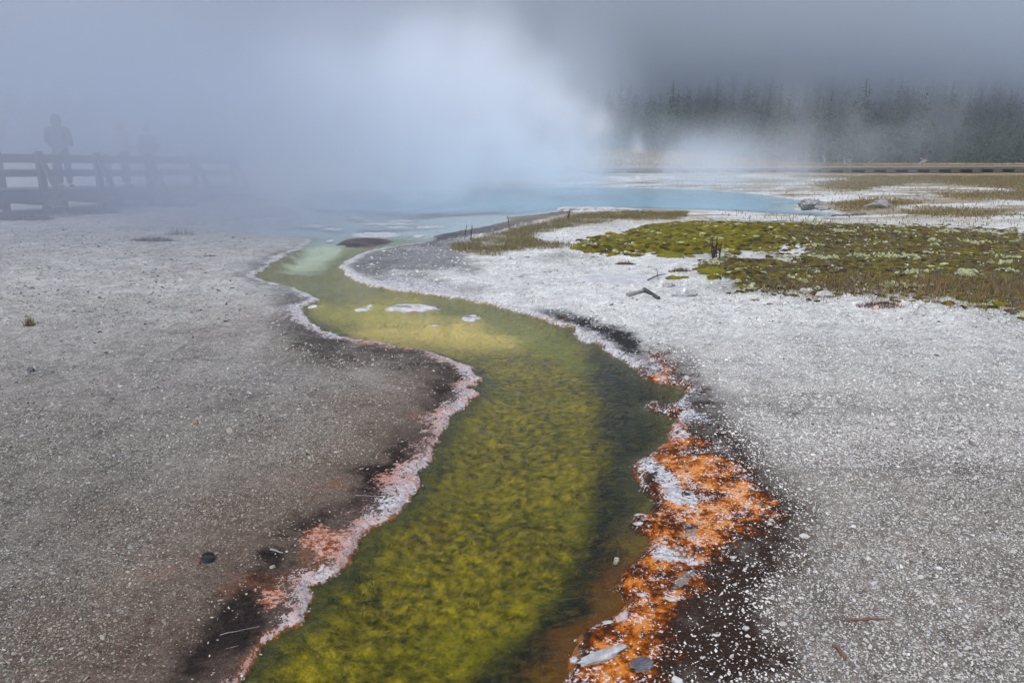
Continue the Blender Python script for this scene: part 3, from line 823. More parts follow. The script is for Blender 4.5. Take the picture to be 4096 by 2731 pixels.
algae_m = attr_mat("algae strands", rough=0.7, spec=0.2, translucent=0.2)
def build_algae():
    """trailing filaments combed by the current"""
    n = 60000
    x, y = fan_points(n, 1.7, 8.5, 1.2, wide=0.5, off=0.5)
    M = masks_at(x, y); sd = M['sd']
    keep = (sd < -0.04) & (rng.uniform(0, 1, n) < np.clip(0.55 + fbm(x, y, 0.4, 3, 95), 0.05, 1))
    x, y, sd, idx = x[keep], y[keep], sd[keep], M['idx'][keep]
    fx, fy = M['fx'][keep], M['fy'][keep]
    z = relief(x, y, sd, M['side'][keep], np.zeros(len(x)))
    T = np.roll(WATER, -1, 0) - WATER
    seg = T[idx]; seg = seg / (np.linalg.norm(seg, axis=1, keepdims=True) + 1e-9)
    sgn = np.where(seg[:, 1] > 0, -1.0, 1.0); seg = seg * sgn[:, None]          # flow runs towards the camera
    ang = np.arctan2(seg[:, 1] * 0.5 - 0.5, seg[:, 0] * 0.5 + 0.05) + rng.normal(0, 0.5, len(x)) + 1.1 * fbm(x, y, 0.35, 3, 96)
    k = len(x); Lh = rng.uniform(0.02, 0.07, k); w = rng.uniform(0.0009, 0.0024, k)
    dx, dy = np.cos(ang), np.sin(ang)
    ts = np.array([0, 0.3, 0.65, 1.0]); hz = np.array([0.002, 0.016, 0.022, 0.018])
    wave = rng.normal(0, 0.012, (k, 4)); wave[:, 0] = 0
    V = np.zeros((k, 8, 3))
    for j in range(4):
        cx = x + dx * Lh * ts[j] - dy * wave[:, j]; cy_ = y + dy * Lh * ts[j] + dx * wave[:, j]
        ww = w * (1, 1, 0.8, 0.25)[j]
        zz = np.minimum(z + hz[j] * rng.uniform(0.5, 1.4, k), WATER_Z - 0.004)
        V[:, 2 * j] = np.stack([cx - dy * ww, cy_ + dx * ww, zz], 1); V[:, 2 * j + 1] = np.stack([cx + dy * ww, cy_ - dx * ww, zz], 1)
    TF = np.array([t for j in range(3) for t in ((2 * j, 2 * j + 1, 2 * j + 3), (2 * j, 2 * j + 3, 2 * j + 2))])
    F = (TF[None] + (np.arange(k) * 8)[:, None, None]).reshape(-1, 3)
    base, _ = ground_colour(x, y, {q: (v[keep] if isinstance(v, np.ndarray) else v) for q, v in M.items()})
    col = base * rng.choice([0.3, 0.7, 1.2, 1.9], (k, 1)) * rng.uniform(0.7, 1.3, (k, 1)) * np.array([1.0, 1.02, 0.8])
    o = mobj("algae_strands", mk_mesh("algae_strands", V.reshape(-1, 3), F, algae_m, np.repeat(np.clip(col, 0.01, 0.5), 8, 0), smooth=True))
    tag(o, "fine olive algae filaments combed along the stream bed", "algae", kind="stuff")
build_algae()

plant_m = attr_mat("dry plants", rough=0.85, spec=0.15, translucent=0.15)
moss_m = attr_mat("moss and lichen", rough=0.95, spec=0.1, speckle=[(90, 0.6, 1.3), (300, 0.7, 1.25)], bump=[(120, 0.8, 0.015)])

def build_moss():
    parts = []
    n = 75000
    fxr, fyr = rng.uniform(2280, 5200, n), None
    x = rng.uniform(0.8, 15, n); y = rng.uniform(6.6, 15.5, n)
    M = masks_at(x, y); fx, fy = M['fx'], M['fy']
    veg = fbm(x, y, 0.9, 4, 101); v2 = fbm(x, y, 0.35, 3, 102)
    lush = S(3250, 2850, fx + 200 * v2) * S(1060, 1000, fy) + 0.35 * S(0.2, 0.6, veg)       # vivid cushions at the near tip and the far rim
    keep = (M['moss'] > 0.3 + 0.3 * rng.uniform(-1, 1, n)) & (fx < 4700) & (rng.uniform(0, 1, n) < np.clip(0.34 + 0.5 * lush + 0.5 * v2, 0.05, 1)) & (M['sd'] > 0.1)
    x, y, lush, veg, v2 = x[keep], y[keep], lush[keep], veg[keep], v2[keep]
    z = ground_z(x, y); k = len(x)
    s = rng.uniform(0.018, 0.055, k) * (1 + 0.9 * np.clip(lush, 0, 1))
    sc = np.stack([s * rng.uniform(0.8, 1.5, k), s * rng.uniform(0.8, 1.3, k), s * rng.uniform(0.25, 0.6, k)], 1)
    kind = rng.uniform(0, 1, k)
    col = np.where((kind < 0.38 + 0.62 * np.clip(lush, 0, 1))[:, None], np.array([[0.155, 0.130, 0.007]]), np.array([[0.105, 0.085, 0.012]]))
    col = np.where((kind > 0.975 - 0.08 * S(0.0, 0.6, veg))[:, None], np.array([[0.40, 0.42, 0.22]]), col)
    col = np.where(((kind > 0.62) & (kind < 0.82) & (lush < 0.5))[:, None], np.array([[0.085, 0.045, 0.03]]), col)
    col = col * rng.uniform(0.65, 1.35, (k, 1)) * np.where(rng.random((k, 1)) < 0.22, 0.35, 1.0)
    parts.append(scatter(LUMP_V, LUMP_F, np.stack([x, y, z], 1), sc, col, tilt=0.1, jitter=0.22, sink=0.005))
    V, F, C = merge(parts)
    tag(mobj("moss", mk_mesh("moss", V, F, moss_m, np.clip(C, 0.01, 0.6), smooth=True)), "yellow green moss cushions carpeting the rise beside the stream", "moss", kind="stuff")
    # pale lichen clumps: many tiny knobs gathered in patches
    n = 60000
    x = rng.uniform(0.8, 15, n); y = rng.uniform(6.6, 15.5, n)
    M = masks_at(x, y); patch = fbm(x, y, 0.75, 3, 111) + 0.5 * fbm(x, y, 0.2, 3, 112)
    keep = (M['moss'] > 0.4) & (M['fx'] < 4700) & (patch > 0.54) & (M['sd'] > 0.1)
    x, y = x[keep], y[keep]; z = ground_z(x, y); k = len(x)
    s = rng.uniform(0.009, 0.026, k); sc = np.stack([s, s * rng.uniform(0.7, 1.1, k), s * rng.uniform(0.8, 1.5, k)], 1)
    col = np.array([[0.44, 0.46, 0.26]]) * rng.uniform(0.55, 1.2, (k, 1))
    V, F, C = scatter(LUMP_V, LUMP_F, np.stack([x, y, z + 0.015], 1), sc, col, tilt=0.3, jitter=0.4)
    tag(mobj("lichen", mk_mesh("lichen", V, F, moss_m, np.clip(C, 0.01, 0.6), smooth=True)), "pale grey green lichen clumps dotted over the moss", "lichen", kind="stuff")
build_moss()

def blades(x, y, h, w, col, lean=0.35, z=None):
    z = ground_z(x, y) if z is None else z
    sc = np.stack([w, w, h], 1)
    return scatter(BLADE_V, BLADE_F, np.stack([x, y, z - 0.005], 1), sc, col, lean=lean)

def build_dry_grass():
    parts = []
    tones = np.array([[0.23, 0.18, 0.08], [0.17, 0.15, 0.055], [0.20, 0.10, 0.055], [0.30, 0.25, 0.13], [0.10, 0.095, 0.035], [0.10, 0.05, 0.035]])
    def add(n, xr, yr, maskf, hmul, wmul, tone_p, lean=0.35):
        x = rng.uniform(*xr, n); y = rng.uniform(*yr, n)
        M = masks_at(x, y); p = maskf(M, x, y)
        keep = (rng.uniform(0, 1, n) < p) & (M['sd'] > 0.06)
        x, y = x[keep], y[keep]; k = len(x)
        z = relief(x, y, M['sd'][keep], M['side'][keep], M['moss'][keep])
        h = rng.uniform(0.4, 1.0, k) * hmul; w = rng.uniform(0.5, 1, k) * wmul
        col = tones[rng.choice(len(tones), k, p=tone_p)] * rng.uniform(0.7, 1.3, (k, 1))
        parts.append(blades(x, y, h, w, col, lean, z))
    add(260000, (-1.5, 5), (10, 18.5), lambda M, x, y: M['grassr'] * np.clip(0.5 + 0.9 * fbm(x, y, 0.6, 3, 121), 0, 1), 0.09, 0.005, [.36, .36, .06, .10, .12, .0], 0.7)
    add(170000, (0.8, 12), (6.6, 15.5), lambda M, x, y: M['moss'] * np.clip(0.02 + 0.40 * S(3000, 3400, M['fx'] - 200 * fbm(x, y, 0.8, 3, 125)) + 0.5 * fbm(x, y, 0.7, 3, 122), 0, 1), 0.05, 0.004, [.20, .30, .18, .05, .17, .10], 0.7)
    add(90000, (1.5, 12), (6.8, 10.0), lambda M, x, y: M['moss'] * S(1130, 1190, M['fy']) * S(2900, 3300, M['fx']) * np.clip(0.6 + 0.8 * fbm(x, y, 0.5, 3, 123), 0, 1), 0.12, 0.004, [.28, .18, .28, .12, .06, .08], 0.6)
    add(200000, (0.3, 11), (6.6, 17), lambda M, x, y: 0.55 * M['fringe'] * (1 - M['moss']) * S(0.1, 0.55, fbm(x, y, 0.45, 4, 126)), 0.045, 0.004, [.22, .12, .34, .12, .05, .15], 0.7)
    add(330000, (5, 34), (15, 36), lambda M, x, y: np.clip(M['farg'] * (0.7 + 0.6 * fbm(x, y, 0.8, 3, 124)) + 0.03 * (M['side'] != 0), 0, 1), 0.10, 0.012, [.42, .28, .10, .10, .08, .02], 0.4)
    add(60000, (-6, 48), (37, 50), lambda M, x, y: 0.9 * (y > 39.4 + 0.11 * x), 0.20, 0.028, [.48, .12, .22, .16, .02, .0], 0.4)
    V, F, C = merge(parts)
    tag(mobj("dry_grass", mk_mesh("dry_grass", V, F, plant_m, np.clip(C, 0.01, 0.6))), "tawny dry grass in patches on the flats and among the moss", "grass", kind="stuff")
build_dry_grass()

# ------------------------------------------------------------------ tufts and single plants
def tuft(name, fx, fy, n, r, h, w, tones, label, cat, lean=0.5, group=None, ry=None):
    p = gP(fx, fy); p.z = gz(p.x, p.y)
    a = rng.uniform(0, 2 * math.pi, n); q = np.sqrt(rng.uniform(0, 1, n)) * r
    x, y = p.x + np.cos(a) * q, p.y + np.sin(a) * q * (ry or 1.0)
    z = np.full(n, p.z - 0.004)
    tones = np.array(tones); col = tones[rng.integers(0, len(tones), n)] * rng.uniform(0.7, 1.3, (n, 1))
    V, F, C = blades(x, y, rng.uniform(0.3, 1, n) * h * (1 - 0.65 * (q / r) ** 2), np.full(n, w), col, lean, z)
    V = V - np.array(p)
    o = mobj(name, mk_mesh(name, V, F, plant_m, np.clip(C, 0.01, 0.6)), loc=p)
    return tag(o, label, cat, group)
GREY_T = [[0.13, 0.10, 0.085], [0.09, 0.07, 0.06], [0.17, 0.14, 0.11]]
STRAW_T = [[0.24, 0.19, 0.09], [0.19, 0.16, 0.07], [0.14, 0.12, 0.05]]
RED_T = [[0.13, 0.06, 0.045], [0.09, 0.045, 0.035], [0.18, 0.12, 0.07]]
tuft("grass_tuft", 122, 1325, 150, 0.05, 0.17, 0.0022, STRAW_T, "small straw coloured grass tuft alone on the bare gravel flat", "grass tuft", 0.45, "tufts on the grey flat")
tuft("grass_tuft", 610, 972, 420, 0.42, 0.13, 0.005, GREY_T, "wide low tuft of dead grey brown stems below the boardwalk", "grass tuft", 0.9, "tufts on the grey flat", 0.35)
tuft("grass_tuft", 725, 945, 160, 0.3, 0.26, 0.003, GREY_T, "taller wispy dead stems behind the wide grey tuft", "grass tuft", 0.3, "tufts on the grey flat", 0.4)
tuft("grass_tuft", 840, 1034, 130, 0.13, 0.05, 0.004, GREY_T, "tiny grey brown tuft between the wide tuft and the stream", "grass tuft", 0.9, "tufts on the grey flat", 0.4)
tuft("grass_tuft", 2500, 1072, 480, 0.15, 0.07, 0.004, STRAW_T + RED_T, "low straw tuft on white gravel uphill of the flat slab", "grass tuft", 0.7, "tufts by the moss", 0.4)
tuft("grass_tuft", 2820, 1095, 240, 0.10, 0.10, 0.003, STRAW_T, "rounded tawny tuft with thin tall straws at the moss edge", "grass tuft", 0.6, "tufts by the moss")
tuft("grass_tuft", 2720, 1105, 240, 0.16, 0.09, 0.004, RED_T, "reddish brown tuft between round moss cushion and tawny tuft", "grass tuft", 0.6, "tufts by the moss", 0.5)
tuft("grass_tuft", 3520, 1252, 460, 0.26, 0.10, 0.003, RED_T, "dark reddish tuft standing out on the gravel below the moss", "grass tuft", 0.55, "tufts by the moss", 0.5)
tuft("straw_stalks", 3730, 1215, 34, 0.22, 0.62, 0.0022, [[0.28, 0.20, 0.10], [0.22, 0.15, 0.08]], "tall thin straw stalks rising out of the moss edge", "grass stalks", 0.16)
tuft("straw_stalks", 2840, 1090, 9, 0.06, 0.36, 0.0018, [[0.28, 0.20, 0.10]], "few tall straws rising from the tawny tuft", "grass stalks", 0.12)

bark_dark = noise_mat("dark plant stems", (0.03, 0.018, 0.015), (0.07, 0.04, 0.03), 20)
def stalk_plant(fx, fy, n, h, spread, label, rad=0.006, group="dark seed stalks"):
    p = gP(fx, fy); p.z = gz(p.x, p.y)
    root = empty("seed_stalk_plant", p); tag(root, label, "plant", group)
    for i in range(n):
        m = MB(); a = random.uniform(0, 6.28); q = random.uniform(0, spread)
        b = Vector((math.cos(a) * q, math.sin(a) * q, -0.01)); hh = h * random.uniform(0.55, 1)
        t = b + Vector((random.uniform(-.2, .2) * hh, random.uniform(-.2, .2) * hh, hh))
        m.tube([b, (b + t) / 2 + Vector((random.uniform(-.01, .01), 0, 0)), t], [rad, rad * 0.9, rad * 0.6], 5)
        for j in range(5):
            f = 0.4 + 0.12 * j; q0 = b.lerp(t, f); d = Vector((random.uniform(-1, 1), random.uniform(-1, 1), 1.2)).normalized() * h * 0.12
            m.tube([q0, q0 + d], [rad * 0.9, rad * 0.5], 4)
        m.build("stalk", bark_dark, root)
stalk_plant(2852, 1048, 9, 0.34, 0.12, "dark brown dead seed stalks standing at the near moss edge", 0.008)
stalk_plant(1880, 965, 4, 0.30, 0.12, "dark seed stalks at the tip of the tawny grass strip", 0.007)
stalk_plant(2040, 918, 2, 0.32, 0.05, "single dark stalk midway along the tawny grass strip", 0.007)
stalk_plant(2270, 892, 3, 0.34, 0.12, "thin dark stalks at the pool end of the grass strip", 0.007)

def cushion(fx, fy, rx, ry, h, label):
    p = gP(fx, fy); p.z = gz(p.x, p.y)
    n = 26; V = []; F = []
    rings = 9
    for i in range(rings + 1):
        f = i / rings
        for k in range(n):
            a = 2 * math.pi * k / n
            rr = math.sin(f * math.pi / 2) * (1 + 0.13 * math.sin(2 * a + fx) + 0.08 * math.sin(5 * a + fy))
            V.append((rr * rx * math.cos(a), rr * ry * math.sin(a), h * math.cos(f * math.pi / 2) ** 0.8 - 0.012))
    V = np.array(V); b = fbm(V[:, 0] + fx, V[:, 1], 0.06, 3, 7)
    V[:, 2] += 0.22 * h * b * (V[:, 2] > 0)
    for i in range(rings):
        for k in range(n):
            F.append((i * n + k, (i + 1) * n + k, (i + 1) * n + (k + 1) % n, i * n + (k + 1) % n))
    col = np.array([[0.16, 0.15, 0.012]]) * (1 + 0.45 * b[:, None])
    o = mobj("moss_cushion", mk_mesh("moss_cushion", V, np.array(F), moss_m, np.clip(col, 0.01, 0.5), smooth=True), loc=p)
    tag(o, label, "moss", "separate moss cushions")
cushion(2680, 1042, 0.20, 0.14, 0.085, "large oval moss cushion alone on white gravel below the moss tip")
cushion(2762, 1043, 0.075, 0.07, 0.04, "tiny round moss cushion beside the large oval one")
cushion(2692, 1133, 0.10, 0.08, 0.055, "bright round moss cushion at the corner of the flat slab")
cushion(2738, 1130, 0.08, 0.06, 0.035, "dull low moss cushion touching the bright round one")
cushion(2850, 1118, 0.20, 0.12, 0.06, "olive moss cushion at the near left corner of the moss")
cushion(2310, 1010, 0.07, 0.06, 0.03, "tiny moss cushion past the tip of the moss bed")

# ------------------------------------------------------------------ rocks
def rock(name, p, size, mat, label, cat, seed=0, rz=0.0, sub=4, rough=0.42, flat=0.0, group=None, parent=None, col=None):
    bm = bmesh.new(); bmesh.ops.create_icosphere(bm, subdivisions=sub, radius=1)
    V = np.array([v.co[:] for v in bm.verts])
    n = fbm(V[:, 0] * 1 + seed * 3.7 + V[:, 2] * .6, V[:, 1] + V[:, 2] * 0.8, 1.0, 4, seed)
    n2 = fbm(V[:, 0] + V[:, 2] + seed, V[:, 1] - V[:, 2], 0.35, 3, seed + 3)
    V = V * (1 + rough * n + rough * 0.35 * n2)[:, None]
    if flat: V[:, 2] = np.where(V[:, 2] > flat, flat + (V[:, 2] - flat) * 0.25, V[:, 2])
    V = V * np.array(size)[None]
    for v, c in zip(bm.verts, V): v.co = c
    me = bpy.data.meshes.new(name); bm.to_mesh(me); bm.free(); me.materials.append(mat)
    for q in me.polygons: q.use_smooth = (sub >= 4)
    o = mobj(name, me, parent, p); o.rotation_euler = (0, 0, rz)
    if label: tag(o, label, cat, group)
    return o
sinter_m = noise_mat("white sinter rock", (0.26, 0.245, 0.23), (0.62, 0.60, 0.57), 24, bump=0.7, bscale=30, dist=0.02)
grey_m = noise_mat("grey sinter rock", (0.20, 0.195, 0.19), (0.55, 0.54, 0.53), 14, bump=0.7, bscale=45, dist=0.015)
boulder_m = noise_mat("weathered boulder", (0.09, 0.08, 0.08), (0.46, 0.44, 0.43), 16, bump=0.8, bscale=30, dist=0.03)
black_m = noise_mat("dark wet stone", (0.018, 0.016, 0.022), (0.16, 0.15, 0.17), 22, rough=0.35, bump=0.7, bscale=45, dist=0.012, spec=0.5)
brown_rock_m = noise_mat("brown stone", (0.20, 0.09, 0.05), (0.36, 0.20, 0.13), 14)
islet_m = noise_mat("islet crust", (0.36, 0.15, 0.07), (0.62, 0.57, 0.54), 11, bump=0.6, bscale=40, dist=0.015)
islet_dark = noise_mat("islet dark crust", (0.06, 0.05, 0.055), (0.30, 0.17, 0.14), 7, bump=0.5, bscale=30, dist=0.015)

crust_m = attr_mat("islet mineral crust", rough=0.9, spec=0.1, speckle=[(60, 0.6, 1.3), (200, 0.6, 1.35)], bump=[(60, 0.8, 0.015)])

def on_ground(fx, fy, dz=0.0):
    p = gP(fx, fy); p.z = gz(p.x, p.y) + dz; return p

def islet(fx, fy, wF, hF, hh, mat, label, seed, rough=0.3, brok=0.0):
    """low crusted bar standing just above the water"""
    p = gP(fx, fy, WATER_Z)
    x0, _ = gp(fx - wF / 2, fy); x1, _ = gp(fx + wF / 2, fy); _, ya = gp(fx, fy + hF / 2); _, yb = gp(fx, fy - hF / 2)
    rx, ry = (x1 - x0) / 2, (yb - ya) / 2
    hh = min(hh, 0.16 * rx)
    n, rings = 96, 22; V = []; F = []
    for i in range(rings + 1):
        f = i / rings
        for k in range(n):
            a = 2 * math.pi * k / n; V.append((f * math.cos(a), f * math.sin(a), f))
    V = np.array(V); ang = np.arctan2(V[:, 1], V[:, 0])
    wob = 1 + rough * fbm(np.cos(ang) * 1.2 + seed, np.sin(ang) * 1.2, 1.0, 4, seed) + 0.08 * fbm(np.cos(ang) * 6, np.sin(ang) * 6 + seed, 1.0, 2, seed)
    f = V[:, 2].copy()
    V[:, 0] *= 1.28 * rx * wob; V[:, 1] *= 1.28 * ry * wob
    nz = fbm(V[:, 0] + seed, V[:, 1], 0.16, 4, seed, 0.65)
    V[:, 2] = hh * 0.26 * (S(0.86, 0.62, f) * (1 - brok) + brok * 0.15 + (0.7 + 0.9 * brok) * nz * S(1.0, 0.8, f)) - 0.034 * S(0.74, 1.0, f)
    for i in range(rings):
        for k in range(n): F.append((i * n + k, (i + 1) * n + k, (i + 1) * n + (k + 1) % n, i * n + (k + 1) % n))
    nc = fbm(V[:, 0] + seed * 2, V[:, 1], 0.10, 4, seed + 5, 0.65); nb = fbm(V[:, 0] + seed, V[:, 1] * 1.5, 0.35, 3, seed + 9)
    col = np.array([[0.55, 0.53, 0.52]]) * (1 + 0.45 * nc[:, None])
    if mat is islet_dark:
        col = lerp(np.array([[0.045, 0.036, 0.04]]), np.array([[0.17, 0.085, 0.065]]), S(0.1, 0.5, nb + 0.3 * nc)[:, None]); col = lerp(col, np.array([[0.55, 0.52, 0.52]]), S(0.86, 0.96, f + 0.06 * nc)[:, None])
    elif mat is islet_m:
        col = lerp(col, np.array([[0.05, 0.042, 0.05]]), (S(0.15, 0.5, nb + 0.4 * nc) * 0.8)[:, None]); col = lerp(col, np.array([[0.34, 0.14, 0.07]]), (0.8 * S(0.80, 0.95, f + 0.25 * nc) * S(0.3, -0.4, V[:, 1] / ry))[:, None])
    if ya < MOUTH_Y - 2: col = lerp(col, np.array([[0.20, 0.17, 0.03]]), S(0.84, 0.95, f + 0.05 * nc)[:, None])
    o = mobj("sinter_islet", mk_mesh("sinter_islet", V, np.array(F), crust_m, np.clip(col, 0.01, 0.75), smooth=True), loc=p)
    return tag(o, label, "islet", "sinter islets in the stream")
islet(1645, 1230, 205, 30, 0.030, islet_m, "long white and orange crusted bar in the middle of the stream", 1)
islet(1450, 1238, 56, 15, 0.02, islet_m, "short pink crusted islet just left of the long bar", 2)
islet(1478, 1222, 22, 11, 0.02, sinter_m, "small round white knob beyond the short pink islet", 3)
islet(1882, 1271, 70, 24, 0.022, islet_m, "crescent white islet with orange rim in the tan shallows", 4, 0.4)
islet(1738, 1300, 18, 6, 0.012, sinter_m, "tiny white crust fleck in the tan shallows", 5)
islet(1250, 1224, 34, 13, 0.015, sinter_m, "small white crust close to the bank opposite the long bar", 6)
islet(1462, 968, 205, 36, 0.025, islet_dark, "dark crusted islet at the mouth of the pool", 7)
islet(1510, 937, 180, 20, 0.05, sinter_m, "white knobbly sinter rim behind the dark islet", 8, 0.4, 0.6)
islet(1672, 943, 40, 10, 0.03, sinter_m, "white crust right of the dark islet", 9)
islet(1320, 962, 26, 8, 0.02, sinter_m, "white crust left of the dark islet", 10)
for i, (fx, fy, w, h) in enumerate([(1250, 902, 130, 9), (1560, 895, 200, 9), (1720, 906, 120, 9), (1420, 870, 60, 5), (1600, 882, 120, 6), (1330, 915, 80, 6), (1590, 908, 110, 6)]):
    o = islet(fx, fy, w, h, 0.03, sinter_m, ["white sinter streak nearest the far grey shore in the pale shallows", "longest white sinter streak across the pale shallows", "white sinter streak by the dark pool shore",
              "faint short white streak farthest out in the pale shallows", "thin white streak just beyond the longest one", "thin white streak straight above the pale outflow", "low white streak between dark islet and longest streak"][i], 20 + i, 0.5, 0.9)
    o.name = "sinter_streak"; o["category"] = "sinter streak"; o["group"] = "white streaks in the shallows"

# low white ledge on the pool edge
def ledge():
    root = empty("sinter_ledge", gP(2400, 836)); tag(root, "low broken white sinter ledge along the near pool edge", "ledge")
    for i in range(11):
        fx = 2268 + i * 27 + random.uniform(-5, 5)
        p = gP(fx, 842 + random.uniform(-3, 4)); p.z = 0.02
        q = p - root.location; hh = 0.13 if i < 9 else 0.08
        rock("ledge_block", q, (random.uniform(0.16, 0.26), random.uniform(0.16, 0.24), hh * random.uniform(0.7, 1.2)), [sinter_m, grey_m][i % 3 == 1], None, None, 30 + i, random.uniform(0, 3), 3, 0.4, 0.4, parent=root)
ledge()
rock("sinter_boulder", at_depth(3235, 815, 18.6), (0.28, 0.18, 0.13), boulder_m, "dark and white knobbly boulder at the point of the pool", "boulder", 51, 0.3, 4, 0.4)
rock("sinter_boulder", at_depth(3292, 830, 18.0), (0.24, 0.18, 0.06), boulder_m, "low pale lump behind the knobbly boulder on the point", "boulder", 52, 1.3, 4, 0.35)
for i, (fx, fy, s) in enumerate([(3350, 862, .16), (3385, 863, .12), (3420, 861, .15), (3450, 858, .10)]):
    rock("shore_stone", on_ground(fx, fy, 0.01), (s, s * .7, s * .35), black_m, ["black stone at the left of the four by the inlet", "small black stone second from the left by the inlet", "black stone third from the left by the inlet", "smallest black stone at the inlet tip"][i], "stone", 60 + i, i, 3, 0.3, 0, "black stones by the inlet")
# flat slab and stones by the driftwood
def slab():
    p = on_ground(2525, 1128)
    n, rings = 48, 8; V = []; F = []
    for i in range(rings + 1):
        for k in range(n):
            a = 2 * math.pi * k / n; f = i / rings
            w = 1 + 0.12 * math.sin(3 * a + 1) + 0.07 * math.sin(7 * a)
            V.append((f * w * 0.78 * math.cos(a), f * w * 0.42 * math.sin(a), 0.010 if f < 0.99 else -0.02))
    V = np.array(V); V[:, 2] += 0.006 * fbm(V[:, 0], V[:, 1], 0.3, 3, 5)
    for i in range(rings):
        for k in range(n): F.append((i * n + k, (i + 1) * n + k, (i + 1) * n + (k + 1) % n, i * n + (k + 1) % n))
    o = mobj("sinter_slab", mk_mesh("sinter_slab", V, np.array(F), noise_mat("slab", (0.32, 0.31, 0.305), (0.52, 0.51, 0.50), 6, bump=0.4, bscale=20), smooth=False), loc=p)
    tag(o, "flat pale grey sinter slab uphill of the driftwood", "slab")
slab()
rock("stone", on_ground(2760, 1196, 0.02), (0.085, 0.06, 0.05), grey_m, "grey stone right of the driftwood on white gravel", "stone", 71, 0.5, 4)
rock("stone", on_ground(2720, 1196, 0.01), (0.09, 0.05, 0.025), grey_m, "flat grey stone between driftwood and the upright stone", "stone", 72, 0.2, 4)
rock("stone", on_ground(2672, 1160, 0.02), (0.09, 0.06, 0.05), sinter_m, "white stone just below the slab corner", "stone", 73, 0.9, 4)
rock("stone", on_ground(3220, 1200, 0.015), (0.08, 0.05, 0.035), sinter_m, "white stone at the lower moss edge", "stone", 74, 0.2, 4)
rock("stone", on_ground(3290, 1210, 0.02), (0.09, 0.06, 0.05), sinter_m, "white stone with green sprig at the lower moss edge", "stone", 75, 0.4, 4)
rock("stone", on_ground(3500, 1262, 0.012), (0.035, 0.025, 0.03), noise_mat("pink stone", (0.5, 0.34, 0.27), (0.62, 0.45, 0.38), 10), "pink stone under the dark reddish tuft", "stone", 76, 0.4, 4)
rock("stone", on_ground(3657, 1283, 0.015), (0.022, 0.02, 0.035), grey_m, "small grey upright stone on gravel right of reddish tuft", "stone", 77, 0.4, 4)
rock("stone", on_ground(4050, 1280, 0.01), (0.05, 0.03, 0.02), black_m, "dark stone at the gravel edge of the moss", "stone", 78, 0.4, 4)
rock("stone", on_ground(129, 1512, 0.012), (0.026, 0.022, 0.026), black_m, "small round black stone alone on the grey gravel flat", "stone", 79, 0, 4)
rock("stone", on_ground(784, 1720, 0.008), (0.022, 0.015, 0.012), brown_rock_m, "small rust brown stone on the gravel flat", "stone", 80, 0, 4)
rock("stone", on_ground(2408, 2635, 0.012), (0.09, 0.022, 0.018), grey_m, "long pale grey stone lying in the orange margin", "stone", 81, R(28), 4, 0.35, 0.3)
rock("stone", on_ground(2570, 2668, 0.0), (0.042, 0.036, 0.014), black_m, "round dark wet stone sunk in the orange margin", "stone", 82, 0.4, 4, 0.5)
rock("stone", on_ground(2488, 2480, 0.008), (0.034, 0.02, 0.014), noise_mat("pink grey crust stone", (0.30, 0.2, 0.16), (0.6, 0.52, 0.5), 20), "pinkish crusted stone upstream of the long pale stone", "stone", 83, 0.9, 4)
rock("stone", on_ground(2432, 2487, 0.004), (0.022, 0.012, 0.008), sinter_m, "white stone at the waterline beside the pinkish crusted one", "stone", 84, 0.2, 4)
rock("stone", on_ground(2570, 2385, 0.006), (0.024, 0.010, 0.007), sinter_m, "white flat stone at waterline upstream of pinkish crusted stone", "stone", 85, -0.2, 4)
rock("stone", on_ground(2690, 2405, 0.006), (0.028, 0.010, 0.006), sinter_m, "white crust piece farther from the water in rusty mat", "stone", 86, -0.3, 4)
rock("stone", on_ground(2297, 2637, 0.006), (0.016, 0.012, 0.012), sinter_m, "white pebble in water left of the long pale stone", "stone", 87, 0, 4)
rock("stone", on_ground(2467, 2212, 0.012), (0.013, 0.010, 0.020), sinter_m, "white pebble poking out of the dark channel", "stone", 88, 0, 4)
rock("stone", on_ground(2553, 2095, 0.008), (0.024, 0.012, 0.008), sinter_m, "white knob on the bank above the dark channel pebble", "stone", 89, 0.3, 4)
rock("stone", on_ground(2560, 2050, 0.008), (0.026, 0.009, 0.007), sinter_m, "white crust finger upstream of the white knob", "stone", 90, -0.1, 4)
rock("stone", on_ground(2930, 2250, 0.008), (0.014, 0.010, 0.006), sinter_m, "white chip on dark gravel beside the orange mat", "stone", 91, 0.3, 4)
rock("stone", on_ground(2980, 2540, 0.008), (0.014, 0.010, 0.006), sinter_m, "white chip on dark brown gravel near the frame's bottom", "stone", 92, 0.3, 4)
rock("stone", on_ground(2745, 1520, 0.008), (0.03, 0.018, 0.02), sinter_m, "white pebble above the orange bay", "stone", 93, 0.3, 4)

